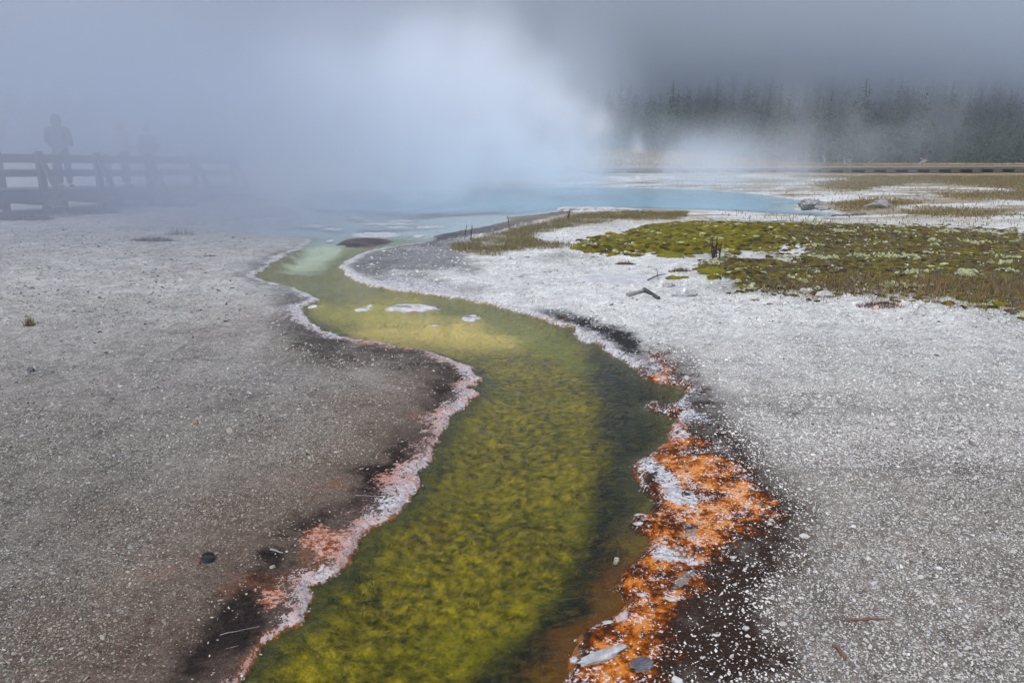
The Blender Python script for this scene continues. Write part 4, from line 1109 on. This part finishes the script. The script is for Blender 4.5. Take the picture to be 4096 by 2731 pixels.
# ------------------------------------------------------------------ wood lying about
wood_grey = noise_mat("weathered grey wood", (0.16, 0.15, 0.145), (0.36, 0.345, 0.33), 10, stretch=(8, 8, 1.2), bump=0.6, bscale=30, dist=0.006)
wood_dark = noise_mat("charred dark wood", (0.022, 0.022, 0.024), (0.09, 0.09, 0.095), 14, bump=0.6, bscale=40, dist=0.006)
wood_brown = noise_mat("brown bark", (0.10, 0.05, 0.04), (0.22, 0.11, 0.08), 18)
def stick(name, f0, f1, r, mat, label, cat="stick", n=5, bend=0.02, lift0=0.0, lift1=0.0, group=None):
    a, b = on_ground(*f0, r * 0.8 + lift0), on_ground(*f1, r * 0.8 + lift1)
    o0 = (a + b) / 2; o0.z = min(a.z, b.z) - r
    L = (b - a).length; m = MB(); pts = []; rr = []
    for i in range(n + 1):
        f = i / n; p = a.lerp(b, f) + Vector((random.uniform(-1, 1), random.uniform(-1, 1), random.uniform(-.3, .6))) * bend * L * (0 < i < n)
        pts.append(p - o0); rr.append(r * (1 - 0.35 * f) * random.uniform(0.85, 1.15))
    m.tube(pts, rr, 8, 0.12)
    return tag(m.build(name, mat, None, False, loc=o0), label, cat, group)
stick("driftwood", (2510, 1200), (2572, 1183), 0.024, wood_grey, "pale grey driftwood piece lying beside the dark one", "driftwood", group="driftwood below the slab")
stick("driftwood", (2575, 1180), (2636, 1212), 0.026, wood_dark, "dark charred driftwood piece lying beside the pale one", "driftwood", group="driftwood below the slab")
def twig():
    p = on_ground(2590, 1140, 0.01); root = empty("dead_twig", p); tag(root, "thin dark forked twig lying on the flat slab", "twig")
    ends = [(2660, 1122), (2625, 1118), (2632, 1145)]
    base = Vector((0, 0, 0.012))
    e = [on_ground(*q, 0.03) - p for q in ends]
    m = MB(); m.tube([base, e[0] * 0.5 + Vector((0, 0, .02)), e[0]], [0.010, 0.008, 0.005], 6); m.build("stem", wood_dark, root)
    for k in (1, 2):
        m = MB(); m.tube([e[0] * 0.55 + Vector((0, 0, .02)), e[k] + Vector((0, 0, 0.06))], [0.007, 0.004], 6); m.build("branch", wood_dark, root)
twig()
stick("grey_stick", (1083, 2212), (1132, 2222), 0.0045, wood_grey, "short grey splinter above the pine cone by the left crust", "stick", bend=0.04)
stick("brown_stick", (797, 2288), (812, 2252), 0.0055, wood_brown, "curved rust brown bark sliver touching the pine cone", "stick", bend=0.08)
stick("straw_piece", (880, 2545), (1040, 2515), 0.0014, wood_grey, "thin pale dead stem lying on the dark crust", "stick", bend=0.02)
stick("straw_piece", (905, 2600), (1010, 2572), 0.0012, wood_grey, "lower thin pale stem on the dark crust", "stick", bend=0.02)
stick("straw_piece", (1420, 1990), (1510, 1988), 0.0016, wood_grey, "pale straw lying across the dark hollow of the left bank", "stick", bend=0.02)
stick("bark_strip", (3335, 2612), (3378, 2662), 0.010, wood_brown, "dull purple brown bark strip on the gravel at the bottom", "bark", bend=0.03)
stick("bark_strip", (3380, 2506), (3535, 2497), 0.005, wood_brown, "long thin brown stem on the gravel above the bark strip", "bark", bend=0.02)

def pine_cone():
    p = on_ground(836, 2268, 0.016)
    root = empty("pine_cone", p, R(10)); tag(root, "black pine cone lying on brown gravel beside a bark sliver", "pine cone")
    m = MB(); L = 0.05
    m.tube([(-L / 2, 0, 0), (-L * .3, 0, 0), (0, 0, 0), (L * .3, 0, 0), (L / 2, 0, 0)], [0.004, 0.011, 0.014, 0.010, 0.003], 8); m.build("core", wood_dark, root)
    sm = MB(); sm.add([(-.006, 0, 0), (.006, 0, 0), (.007, .009, .003), (0, .012, .007), (-.007, .009, .003), (0, .006, .006)], [(0, 1, 2, 5), (0, 5, 4), (5, 2, 3), (5, 3, 4), (0, 4, 3, 2, 1)])
    me = sm.mesh("scale", wood_dark)
    for i in range(48):
        f = (i + 0.5) / 48; a = i * 2.4
        o = mobj("scale", me, root); r = 0.013 * math.sin(math.pi * (0.12 + 0.8 * f)) + 0.002
        o.location = (L * (f - 0.5), math.cos(a) * r, math.sin(a) * r)
        o.rotation_euler = Euler((a, 0, -0.45), 'XYZ'); s = 0.6 + 0.5 * math.sin(math.pi * f); o.scale = (s, s, s)
pine_cone()

# stump on the flats
def stump():
    p = at_depth(3530, 798, 19.6); p.z = gz(p.x, p.y)
    root = empty("uprooted_stump", p); tag(root, "grey weathered uprooted stump on the white flats beyond the pool", "stump")
    rock("stump_body", Vector((0, 0, 0.08)), (0.20, 0.14, 0.12), wood_grey, None, None, 101, 0.2, 4, 0.35, parent=root)
    for a, l, h in ((2.9, 0.75, 0.05), (0.2, 0.5, 0.1), (1.3, 0.2, 0.5), (1.9, 0.25, 0.38), (2.6, 0.45, 0.2), (-0.4, 0.4, 0.05), (0.7, 0.3, 0.32)):
        m = MB(); e = Vector((math.cos(a) * l, math.sin(a) * l * 0.5, h)) * 0.62
        m.tube([(0, 0, 0.09), e * 0.5 + Vector((0, 0, 0.07)), e], [0.055, 0.035, 0.012], 7, 0.15); m.build("root", wood_grey, root)
stump()

# ------------------------------------------------------------------ dead trees beyond the far walk
snag_m = noise_mat("bleached dead wood", (0.13, 0.12, 0.115), (0.30, 0.285, 0.275), 12)
def dead_tree(base, tip, y, r, nb, label):
    a, b = at_depth(*base, y), at_depth(*tip, y); a.z = min(a.z, gz(a.x, a.y) + 0.05); a.y += 0
    root = empty("dead_tree", a); tag(root, label, "dead tree", "dead trees beyond the far walk")
    m = MB(); e = b - a; m.tube([(0, 0, -0.1), e * 0.5 + Vector((0, 0.05, 0.03)), e], [r, r * 0.7, r * 0.25], 7, 0.1); m.build("trunk", snag_m, root)
    for i in range(nb):
        q = e * (0.12 + 0.75 * i / max(nb, 1)); d = Vector((random.uniform(-1, 1), random.uniform(-.6, .6), random.uniform(0.1, 1))).normalized() * e.length * random.uniform(0.18, 0.4)
        m = MB(); m.tube([q, q + d * 0.5 + Vector((0, 0, 0.02)), q + d], [r * 0.5, r * 0.35, r * 0.12], 5); m.build("branch", snag_m, root)
dead_tree((3395, 662), (3410, 612), 43.0, 0.10, 5, "leaning forked snag, tallest of those above the dark walk piers")
dead_tree((3450, 670), (3514, 622), 42.0, 0.06, 1, "thin bare pole slanting right of the forked snag")
dead_tree((3660, 668), (3708, 632), 42.0, 0.12, 6, "thick many-armed fallen snag slanting up to the right")
dead_tree((3378, 650), (3379, 628), 46.0, 0.09, 1, "short upright white stub left of the forked snag")
dead_tree((3302, 642), (3292, 603), 48.0, 0.07, 5, "spiky snag with side twigs on the low brown rise")
dead_tree((3186, 628), (3184, 606), 49.0, 0.06, 1, "thin stub on the rise left of the spiky snag")
dead_tree((3228, 636), (3222, 602), 49.0, 0.05, 4, "dead twiggy sapling between stub and spiky snag")
dead_tree((3025, 622), (3036, 602), 50.0, 0.08, 2, "short pale leaning stub at the edge of the rise")
dead_tree((2560, 610), (2572, 588), 47.0, 0.07, 4, "small dead bush right beside the steam vent")
dead_tree((2630, 616), (2636, 592), 47.5, 0.07, 4, "small dead bush on the crest right of the vent")

# ------------------------------------------------------------------ boardwalk with railing (left)
plank_m = noise_mat("weathered boardwalk timber", (0.06, 0.05, 0.048), (0.14, 0.115, 0.105), 5, stretch=(1, 6, 6), bump=0.4, bscale=20, dist=0.006)
post_m = noise_mat("dark timber post", (0.055, 0.045, 0.042), (0.12, 0.10, 0.09), 6, stretch=(5, 5, 1), bump=0.4, bscale=20, dist=0.006)
def boardwalk_left():
    A, B = Vector((-11.55, 16.3, 0)), Vector((-8.6, 21.6, 0))
    along = (B - A).normalized(); out = Vector((-along.y, along.x, 0))        # away from the pool side
    gap = (B - A).length / 4.4
    def zdeck(s): return 0.70 - 0.035 * max(s, 0)
    root = empty("railed_boardwalk", A); tag(root, "dark timber boardwalk with railing and braces fading into the steam", "boardwalk")
    rotm = Matrix.Rotation(math.atan2(along.y, along.x), 3, 'Z')
    s0, s1 = -3.6, 7.4; wd = 1.7
    def P(s, o, z): return along * s + out * o + Vector((0, 0, z))
    pm = MB(); pm.box((0, 0, 0), (0.135, wd, 0.04)); pme = pm.mesh("deck_plank", plank_m, bevel=0.004)
    s = s0
    while s < s1:
        o = mobj("deck_plank", pme, root); o.location = P(s, wd / 2, zdeck(s) - 0.02 + random.uniform(-.003, .003)); o.rotation_euler = (0, 0, math.atan2(along.y, along.x) + random.uniform(-.006, .006)); s += 0.145
    def beam(name, s_a, s_b, o_, z_off, h, t):
        m = MB(); a, b = P(s_a, o_, zdeck(s_a) + z_off), P(s_b, o_, zdeck(s_b) + z_off)
        d = b - a; rr = d.to_track_quat('X', 'Z').to_matrix(); m.box((a + b) / 2, (d.length, t, h), rr); m.build(name, plank_m, root, bevel=0.005)
    npost = []; s = -2 * gap
    while s < s1: npost.append(s); s += gap
    for o_, nm in ((-0.02, 0), (wd + 0.02, 1)):
        for i, s in enumerate(npost):
            g = P(s, o_, 0); z0 = gz(root.location.x + g.x, root.location.y + g.y) - 0.15; z1 = zdeck(s) + 0.86
            m = MB(); m.box(P(s, o_, (z0 + z1) / 2), (0.14, 0.14, z1 - z0), rotm); m.build("post", post_m, root, bevel=0.006)
            if i + 1 < len(npost):
                side = -0.095 if nm == 0 else 0.095
                beam("top_rail", s - 0.02 + gap * 0, s + gap - 0.03, o_ - side * 1.0, 0.70, 0.19, 0.045)
                beam("middle_rail", s - 0.02, s + gap - 0.03, o_ - side, 0.36, 0.14, 0.045)
            if nm == 0:
                a, b = P(s, -0.12, zdeck(s) + 0.66), P(s, -0.62, zdeck(s) - 0.12)
                m = MB(); d = b - a; m.box((a + b) / 2, (d.length, 0.09, 0.10), d.to_track_quat('X', 'Z').to_matrix()); m.build("brace", post_m, root, bevel=0.005)
                m = MB(); m.box(P(s, wd / 2 - 0.35, zdeck(s) - 0.29), (0.12, wd + 0.9, 0.15), rotm); m.build("cross_beam", post_m, root, bevel=0.005)
        beam("fascia", s0, s1, o_ + (-0.11 if nm == 0 else 0.11), -0.10, 0.22, 0.05)
    return root, P, zdeck, along, out, rotm
walk, WP, wz, walong, wout, wrot = boardwalk_left()

for i, (s_, lab) in enumerate(((0.6, "reddish dead brush under the first railing bay"), (2.2, "low brown brush at the boardwalk foot below the hooded person"), (4.4, "grey brush at the boardwalk foot where steam thickens"), (6.8, "faint brush where the boardwalk fades out"))):
    q = walk.location + WP(s_, -0.55, 0); fx_, fy_ = to_F(q.x, q.y)
    tuft("dead_brush", float(fx_), float(fy_), 900, 0.6, 0.2, 0.006, [[0.10, 0.05, 0.045], [0.07, 0.05, 0.04], [0.13, 0.09, 0.06]], lab, "brush", 0.9, "brush along the boardwalk", 0.5)

# ------------------------------------------------------------------ low far boardwalk
def far_walk():
    L, Rr = gP(1900, 700), gP(4700, 684)
    L = Vector((-1.0, 37.2, 0)); Rr = Vector((34.0, 41.0, 0))
    d = (Rr - L); al = d.normalized(); ln = d.length; ang = math.atan2(al.y, al.x)
    root = empty("low_boardwalk", L); tag(root, "low dark plank walk on short cribs crossing the flats before the forest", "boardwalk")
    rm = Matrix.Rotation(ang, 3, 'Z'); n = int(ln / 0.155)
    farwood_m = noise_mat("pale weathered planks", (0.12, 0.095, 0.075), (0.22, 0.18, 0.14), 5)
    m = MB(); m.box((0, 0, 0), (0.148, 1.8, 0.05)); me = m.mesh("deck_plank", farwood_m)
    for i in range(n):
        s = (i + .5) * 0.155; g = L + al * s
        o = mobj("deck_plank", me, root); o.location = al * s + Vector((0, 0, 0.36)); o.rotation_euler = (0, 0, ang)
    for off in (-0.82, 0.82):
        m = MB(); q = Vector((-al.y, al.x, 0)) * off; k = 12
        for j in range(k):
            m = MB(); c = al * (ln * (j + .5) / k) + q + Vector((0, 0, 0.30)); m.box(c, (ln / k - 0.01, 0.09, 0.065), rm); m.build("stringer", farwood_m, root)
    m = MB(); s = 0.4; pm = MB(); pm.box((0, 0, 0.04), (0.36, 1.7, 0.12)); pm.box((0, 0, 0.18), (0.50, 1.75, 0.155)); pme = pm.mesh("crib", post_m)
    while s < ln:
        o = mobj("crib", pme, root); o.location = al * s + Vector((0, 0, 0.0)); o.rotation_euler = (0, 0, ang); s += 1.17
far_walk()

# ------------------------------------------------------------------ people on the boardwalk
def skin_mesh(name, joints, bones, mat, root_i=0, sub=2):
    """one continuous skin over a skeleton; joints: (pos, (rx, ry))"""
    me = bpy.data.meshes.new(name); me.from_pydata([j[0] for j in joints], bones, [])
    o = bpy.data.objects.new(name, me); COL.objects.link(o)
    sk = o.modifiers.new("skin", 'SKIN'); sk.use_smooth_shade = True
    for i, j in enumerate(joints):
        r = j[1] if isinstance(j[1], tuple) else (j[1], j[1])
        me.skin_vertices[0].data[i].radius = r
    me.skin_vertices[0].data[root_i].use_root = True
    sb = o.modifiers.new("sub", 'SUBSURF'); sb.levels = sub; sb.render_levels = sub
    dg = bpy.context.evaluated_depsgraph_get(); ev = o.evaluated_get(dg)
    out = bpy.data.meshes.new_from_object(ev)
    bpy.data.objects.remove(o); bpy.data.meshes.remove(me)
    out.name = name; out.materials.clear(); out.materials.append(mat)
    for p in out.polygons: p.use_smooth = True
    return out

skin_m = noise_mat("skin", (0.42, 0.26, 0.2), (0.5, 0.32, 0.25), 8, rough=0.55, bump=0.05)
hair_m = noise_mat("hair", (0.05, 0.035, 0.025), (0.12, 0.08, 0.05), 30, bump=0.5)
def person(pos, rz, jacket, trousers, label, height=1.75, hood=True, hat=None, head_turn=0.0, lean=0.0):
    k = height / 1.75
    root = empty("person", pos, rz); tag(root, label, "person", "people on the boardwalk"); root.scale = (k, k, k)
    jm = noise_mat("jacket", tuple(c * 0.8 for c in jacket), tuple(min(c * 1.2, .9) for c in jacket), 6, bump=0.35, bscale=9, dist=0.03)
    tm = noise_mat("trousers", tuple(c * 0.8 for c in trousers), tuple(c * 1.2 for c in trousers), 8, bump=0.3, bscale=12, dist=0.02)
    # body: facing +Y, arms bent to the front
    J = [((0, 0, 0.95), (0.12, 0.10)), ((0, 0, 1.12), (0.115, 0.09)), ((0, 0.0, 1.36), (0.13, 0.10)), ((0, 0.0, 1.47), (0.06, 0.055)), ((0, 0.015, 1.55), (0.05, 0.055)), ((0, 0.03, 1.63), (0.075, 0.09)), ((0, 0.02, 1.71), (0.06, 0.07))]
    Bn = [(0, 1), (1, 2), (2, 3), (3, 4), (4, 5), (5, 6)]
    def chain(start, pts):
        prev = start
        for p in pts: J.append(p); Bn.append((prev, len(J) - 1)); prev = len(J) - 1
        return prev
    for s in (-1, 1):
        chain(0, [((s * 0.095, 0, 0.86), 0.085), ((s * 0.105, 0.02, 0.50), 0.058), ((s * 0.11, -0.01, 0.10), 0.042), ((s * 0.115, 0.05, 0.035), 0.035), ((s * 0.12, 0.15, 0.025), 0.03)])
        w = chain(2, [((s * 0.19, -0.01, 1.40), 0.055), ((s * 0.245, -0.03, 1.13), 0.043), ((s * 0.20, 0.14, 1.02), 0.033), ((s * 0.15, 0.20, 1.03), 0.028)])
        for f in range(4):
            chain(w, [((s * (0.13 + 0.012 * f), 0.24, 1.055 - 0.02 * f), 0.009), ((s * (0.10 + 0.012 * f), 0.26, 1.05 - 0.02 * f), 0.008), ((s * (0.085 + 0.01 * f), 0.245, 1.045 - 0.02 * f), 0.007)])
        chain(w, [((s * 0.13, 0.19, 1.065), 0.011), ((s * 0.10, 0.205, 1.08), 0.009)])
    mobj("body", skin_mesh("body", J, Bn, skin_m), root)
    # trousers
    J2 = [((0, 0, 0.96), (0.15, 0.115))]; B2 = []
    for s in (-1, 1):
        b = len(J2); J2 += [((s * 0.095, 0, 0.84), 0.098), ((s * 0.107, 0.02, 0.50), 0.080), ((s * 0.112, -0.01, 0.09), 0.072)]; B2 += [(0, b), (b, b + 1), (b + 1, b + 2)]
    mobj("trousers", skin_mesh("trousers", J2, B2, tm), root)
    for s in (-1, 1):
        sh = skin_mesh("shoe", [((s * 0.115, -0.03, 0.05), (0.045, 0.05)), ((s * 0.118, 0.06, 0.04), (0.047, 0.04)), ((s * 0.122, 0.17, 0.03), (0.042, 0.03))], [(0, 1), (1, 2)], wood_dark, 0, 2)
        mobj("shoe", sh, root)
    # jacket with sleeves
    J3 = [((0, 0, 0.80), (0.185, 0.145)), ((0, 0, 0.98), (0.185, 0.15)), ((0, 0.0, 1.18), (0.175, 0.14)), ((0, 0, 1.37), (0.17, 0.135)), ((0, 0, 1.47), (0.10, 0.09))]
    B3 = [(0, 1), (1, 2), (2, 3), (3, 4)]
    for s in (-1, 1):
        b = len(J3); J3 += [((s * 0.21, -0.01, 1.38), 0.085), ((s * 0.275, -0.03, 1.12), 0.075), ((s * 0.21, 0.13, 1.0), 0.062)]; B3 += [(3, b), (b, b + 1), (b + 1, b + 2)]
    jk = mobj("jacket", skin_mesh("jacket", J3, B3, jm, 1), root)
    if hood:
        H = [((0, -0.01, 1.44), (0.115, 0.11)), ((0, -0.005, 1.56), (0.125, 0.135)), ((0, 0.0, 1.68), (0.115, 0.125)), ((0, 0.0, 1.745), (0.06, 0.07))]
        mobj("hood", skin_mesh("hood", H, [(0, 1), (1, 2), (2, 3)], jm), jk)
    else:
        H = [((0, -0.01, 1.58), (0.09, 0.10)), ((0, 0.0, 1.67), (0.098, 0.105)), ((0, 0.0, 1.735), (0.06, 0.07))]
        mobj("hair", skin_mesh("hair", H, [(0, 1), (1, 2)], hat or hair_m), root)
    # face (turned away from the pool side view)
    for s in (-1, 1):
        rock("eye", Vector((s * 0.032, 0.115, 1.64)), (0.012, 0.008, 0.009), wood_dark, None, None, 1, 0, 2, 0.02, parent=root)
    rock("nose", Vector((0, 0.13, 1.615)), (0.014, 0.018, 0.022), skin_m, None, None, 1, 0, 2, 0.05, parent=root)
    rock("mouth", Vector((0, 0.112, 1.575)), (0.026, 0.008, 0.007), brown_rock_m, None, None, 1, 0, 2, 0.02, parent=root)
    return root
def on_walk(s, o): q = walk.location + WP(s, o, wz(s)); return q
person(on_walk(2.35, 0.75), R(5), (0.10, 0.115, 0.095), (0.045, 0.06, 0.115), "person in hooded grey green jacket and blue jeans at the railing", 1.76)
person(on_walk(3.95, 0.7), R(-40), (0.36, 0.27, 0.30), (0.05, 0.05, 0.08), "person in pale pink jacket half lost in the steam", 1.70, True)
person(on_walk(4.75, 0.75), R(60), (0.16, 0.10, 0.17), (0.03, 0.04, 0.09), "person in dusky purple jacket, faintest of the three in the steam", 1.60, False)

# ------------------------------------------------------------------ trees
needle_m = attr_mat("pine needles", rough=0.9, spec=0.1)
bark_m = noise_mat("pine bark", (0.05, 0.038, 0.03), (0.12, 0.09, 0.07), 10)
def crown_mesh(h, r, seed, levels=20, per=8, bare=0.1):
    rs = np.random.default_rng(seed); V = []; F = []; C = []
    for i in range(levels):
        f = i / (levels - 1); z0 = h * (bare + (1 - bare) * f) * 0.985
        L0 = r * (1 - f) ** 0.8 * (0.75 + 0.45 * rs.random()) + 0.04 * r
        for k in range(per if f < 0.8 else 4):
            a = rs.random() * 6.283; L = L0 * (0.55 + 0.6 * rs.random()); up = 0.12 - 0.4 * (1 - f) * rs.random()
            for q in range(4):
                g = (q + 0.7) / 4; c = np.array([math.cos(a) * L * g, math.sin(a) * L * g, z0 + up * L * g + rs.normal(0, 0.35 * h / levels)])
                s = L * 0.26 * (1.15 - 0.5 * g) + 0.02 * r
                d1 = rs.normal(0, 1, 3); d1 /= np.linalg.norm(d1); d2 = np.cross(d1, [0, 0, 1]) + 0.2 * rs.normal(0, 1, 3)
                b = len(V); V += [c - d1 * s, c + d2 * s * 0.7, c + d1 * s * 0.9, c - d2 * s * 0.6]; F.append((b, b + 1, b + 2, b + 3))
                t = (0.75 + 0.6 * rs.random()) ; C += [np.array([0.028, 0.080, 0.034]) * t] * 4
    return np.array(V), np.array(F), np.array(C)
tree_meshes = []
for i in range(4):
    h = 6.0; V, F, C = crown_mesh(h, [1.25, 1.5, 1.05, 1.35][i], 300 + i, 20, 8, [.06, .1, .14, .04][i])
    cm = mk_mesh("crown", V, F, needle_m, C)
    m = MB(); m.tube([(0, 0, -0.3), (0.03, 0, 2), (0, 0.02, 4), (0, 0, h * 0.97)], [0.13, 0.10, 0.06, 0.015], 8, 0.05); tm = m.mesh("trunk", bark_m, True)
    tree_meshes.append((cm, tm))
def pine(fx, fy_top, y, label, v, group="pines at the forest edge"):
    p = at_depth(fx, fy_top, y); b = Vector((p.x, y, gz(p.x, y))); s = (p.z - b.z) / 6.0
    root = empty("pine_tree", b, random.uniform(0, 6)); root.scale = (s * random.uniform(.95, 1.2),) * 2 + (s,); tag(root, label, "tree", group)
    mobj("trunk", tree_meshes[v][1], root); mobj("crown", tree_meshes[v][0], root)
EDGE = [(2690, 505, 88, "dark bushy young pine nearest the vent at the forest edge"), (2790, 545, 84, "lowest bushy pine left of the two tall dark ones"), (2842, 540, 85, "wide dark pine on the crest behind the dead bushes"),
        (2890, 548, 86, "round topped pine touching the wide dark one"), (2975, 478, 92, "slim pointed pine left of the tallest pair"), (3045, 472, 90, "tallest dark pine at the middle of the forest edge"),
        (3100, 492, 91, "tall narrow pine right of the tallest one"), (3180, 520, 96, "pale pine in mist right of the tall pair"), (2610, 540, 95, "short faint pine just right of the vent steam"),
        (3930, 520, 80, "broad pine at the right before the misty wood"), (4030, 470, 82, "tall dark pine near the right end of the wood"), (3860, 560, 84, "short pine left of the broad right pine"),
        (1530, 432, 33, "ghostly bushy pine showing through the pool steam"), (1480, 470, 34, "fainter low pine beside the ghostly bushy one"), (1735, 385, 34, "ghostly tall spire pine in the pool steam"), (1705, 450, 33.5, "lower pine leaning on the ghostly spire")]
for i, (fx, ft, y, lab) in enumerate(EDGE): pine(fx, ft, y, lab, i % 4)
def forest():
    VV, FF, CC = [], [], []; b = 0; rs = np.random.default_rng(77)
    protos = [crown_mesh(1.0, [0.26, 0.32, 0.22][i], 500 + i, 12, 6, 0.06) for i in range(3)]
    n = 2400
    y = 90 + (rs.random(n) ** 1.7) * 240; x = rs.uniform(-0.8, 0.85, n) * y
    keep = ~((x / y < 0.1) & (y < 110)); x, y = x[keep], y[keep]
    z = ground_z(x, y); hh = rs.uniform(3.5, 9, len(x)) * np.where(rs.random(len(x)) < 0.25, 1.25, 0.85) + 4 * S(130, 200, y)
    for i in range(len(x)):
        V, F, C = protos[i % 3]; a = rs.random() * 6.28; c, s = math.cos(a), math.sin(a); h = hh[i]
        v = V * h; v = np.stack([v[:, 0] * c - v[:, 1] * s + x[i], v[:, 0] * s + v[:, 1] * c + y[i], v[:, 2] + z[i]], 1)
        VV.append(v); FF.append(F + b); CC.append(C * rs.uniform(0.7, 1.25)); b += len(v)
        # thin grey trunk
        w = 0.006 * h; VV.append(np.array([(x[i] - w, y[i], z[i] - .3), (x[i] + w, y[i], z[i] - .3), (x[i] + w * .2, y[i] + w, z[i] + h), (x[i] - w * .2, y[i] + w, z[i] + h)])); FF.append(np.array([[b, b + 1, b + 2, b + 3]])); CC.append(np.full((4, 3), 0.16)); b += 4
    tag(mobj("forest", mk_mesh("forest", np.concatenate(VV), np.concatenate(FF), needle_m, np.concatenate(CC))), "misty conifer forest climbing the hillside into low fog", "forest", kind="stuff")
forest()

# ------------------------------------------------------------------ haze, steam and low cloud
def box_obj(name, lo, hi, mat, label, cat):
    m = MB(); c = [(a + b) / 2 for a, b in zip(lo, hi)]; m.box(c, [b - a for a, b in zip(lo, hi)])
    o = m.build(name, mat); return tag(o, label, cat, kind="stuff")

def steam_mat(name, blobs, dens, nscale, lo, hi, detail=3, colour=(0.86, 0.90, 0.965), aniso=0.1, drift=(0, 0, 0), zgrad=None, floor=0.0):
    """density = sum of soft blobs x turbulent noise"""
    m, nt, N, L = new_mat(name)
    out = N.new("ShaderNodeOutputMaterial"); pv = N.new("ShaderNodeVolumePrincipled")
    pv.inputs["Color"].default_value = (*colour, 1); pv.inputs["Anisotropy"].default_value = aniso
    tc = N.new("ShaderNodeTexCoord"); P = tc.outputs["Object"]
    tot = None
    for (c, r, a) in blobs:
        s = N.new("ShaderNodeVectorMath"); s.operation = 'SUBTRACT'; L.new(P, s.inputs[0]); s.inputs[1].default_value = c
        d = N.new("ShaderNodeVectorMath"); d.operation = 'DIVIDE'; L.new(s.outputs[0], d.inputs[0]); d.inputs[1].default_value = r
        q = N.new("ShaderNodeVectorMath"); q.operation = 'DOT_PRODUCT'; L.new(d.outputs[0], q.inputs[0]); L.new(d.outputs[0], q.inputs[1])
        e = n_math(nt, 'EXPONENT', n_math(nt, 'MULTIPLY', q.outputs["Value"], -1.0))
        e = n_math(nt, 'MULTIPLY', n_math(nt, 'MAXIMUM', n_math(nt, 'SUBTRACT', e, 0.02), 0.0), a)
        tot = e if tot is None else n_math(nt, 'ADD', tot, e)
    mp = N.new("ShaderNodeMapping"); mp.inputs["Scale"].default_value = (1, 0.7, 0.8); mp.inputs["Location"].default_value = drift; L.new(P, mp.inputs[0])
    n = n_noise(nt, nscale, detail, mp.outputs[0], 0.55, 0.4)
    mr = N.new("ShaderNodeMapRange"); mr.interpolation_type = 'SMOOTHSTEP'
    mr.inputs[1].default_value = lo; mr.inputs[2].default_value = hi; mr.inputs[3].default_value = floor; mr.inputs[4].default_value = 1
    L.new(n.outputs["Fac"], mr.inputs[0])
    v = mr.outputs[0] if tot is None else n_math(nt, 'MULTIPLY', tot, mr.outputs[0])
    if zgrad:
        sx = N.new("ShaderNodeSeparateXYZ"); L.new(P, sx.inputs[0])
        g = N.new("ShaderNodeMapRange"); g.interpolation_type = 'SMOOTHSTEP'; g.inputs[1].default_value = zgrad[0]; g.inputs[2].default_value = zgrad[1]
        L.new(sx.outputs["Z"], g.inputs[0]); v = n_math(nt, 'MULTIPLY', v, g.outputs[0])
    v = n_math(nt, 'MULTIPLY', v, dens)
    L.new(v, pv.inputs["Density"]); L.new(pv.outputs[0], out.inputs["Volume"])
    return m

if VOLUMES:
    # even air haze
    m, nt, N, L = new_mat("air haze"); out = N.new("ShaderNodeOutputMaterial"); pv = N.new("ShaderNodeVolumePrincipled")
    pv.inputs["Density"].default_value = 0.0013; pv.inputs["Color"].default_value = (0.86, 0.92, 1.0, 1)
    L.new(pv.outputs[0], out.inputs["Volume"])
    box_obj("haze", (-1300, -40, -6), (1300, 1250, 100), m, "thin bluish haze filling the air over the basin", "haze")
    # steam over the pool, drifting left across the boardwalk
    blobs = [((-3.8, 25, 1.4), (4.8, 8.0, 2.5), 1.0), ((-2.2, 31, 2.6), (4.6, 6.0, 2.7), 0.9), ((4.0, 29, 0.7), (7.0, 4.5, 1.2), 0.9), ((-4.0, 33, 5.0), (5.0, 6.0, 3.0), 0.25)]
    sm = steam_mat("pool steam", blobs, 0.36, 0.34, 0.40, 0.63, 4, floor=0.12, colour=(0.90, 0.93, 0.975))
    box_obj("pool_steam", (-14, 9.5, 0.03), (15, 46, 13), sm, "bank of white steam rising off the pool", "steam")
    mist = [((-7.4, 17.0, 1.6), (4.0, 4.8, 2.8), 1.3), ((-11.5, 22, 2.2), (5, 4, 2.6), 0.5), ((-4.8, 12.4, 0.5), (4.4, 3.2, 0.9), 0.20)]
    box_obj("boardwalk_mist", (-22, 6, 0.03), (4, 31, 8.5), steam_mat("shaded boardwalk mist", mist, 0.29, 0.28, 0.28, 0.66, 3, floor=0.25, colour=(0.60, 0.65, 0.75)), "mist drifting across the railed boardwalk, coloured darker to look less lit", "mist")  # same steam in weaker light; the dimness is put into its darker albedo
    vb = []
    for i in range(6):
        f = i / 5; vb.append(((7.55 - 10.5 * f ** 0.9, 46 - 2 * f, 1.4 + 4.2 * f), (0.34 + 2.3 * f, 0.6 + 2.2 * f, 0.7 + 1.5 * f), 1.0 - 0.7 * f))
    box_obj("vent_steam", (-7, 38, 0.9), (10, 53, 13.5), steam_mat("vent steam", vb, 1.1, 0.55, 0.32, 0.64, 4, floor=0.25, colour=(0.98, 0.985, 1.0)), "dense white steam plume bursting from the vent on the rise", "steam")
    box_obj("drifting_steam", (9, 50, -0.5), (40, 66, 12), steam_mat("drifting steam", [((15, 57, 2.0), (4, 4, 1.6), .5), ((21, 58, 3.2), (4.5, 4, 2.4), .8), ((27, 57, 1.6), (2.6, 4, 2.2), .9), ((33, 58, 3), (3, 4, 2.4), .5)], 0.08, 0.30, 0.40, 0.66, 3), "thin steam wisps drifting before the forest", "steam")
    box_obj("hillside_fog", (-420, 75, 3), (460, 470, 99), steam_mat("hillside fog", [], 0.036, 0.016, 0.30, 0.62, 3, zgrad=(6, 20), floor=0.4, colour=(0.87, 0.925, 1.0)), "low grey fog swallowing the upper hillside", "fog")
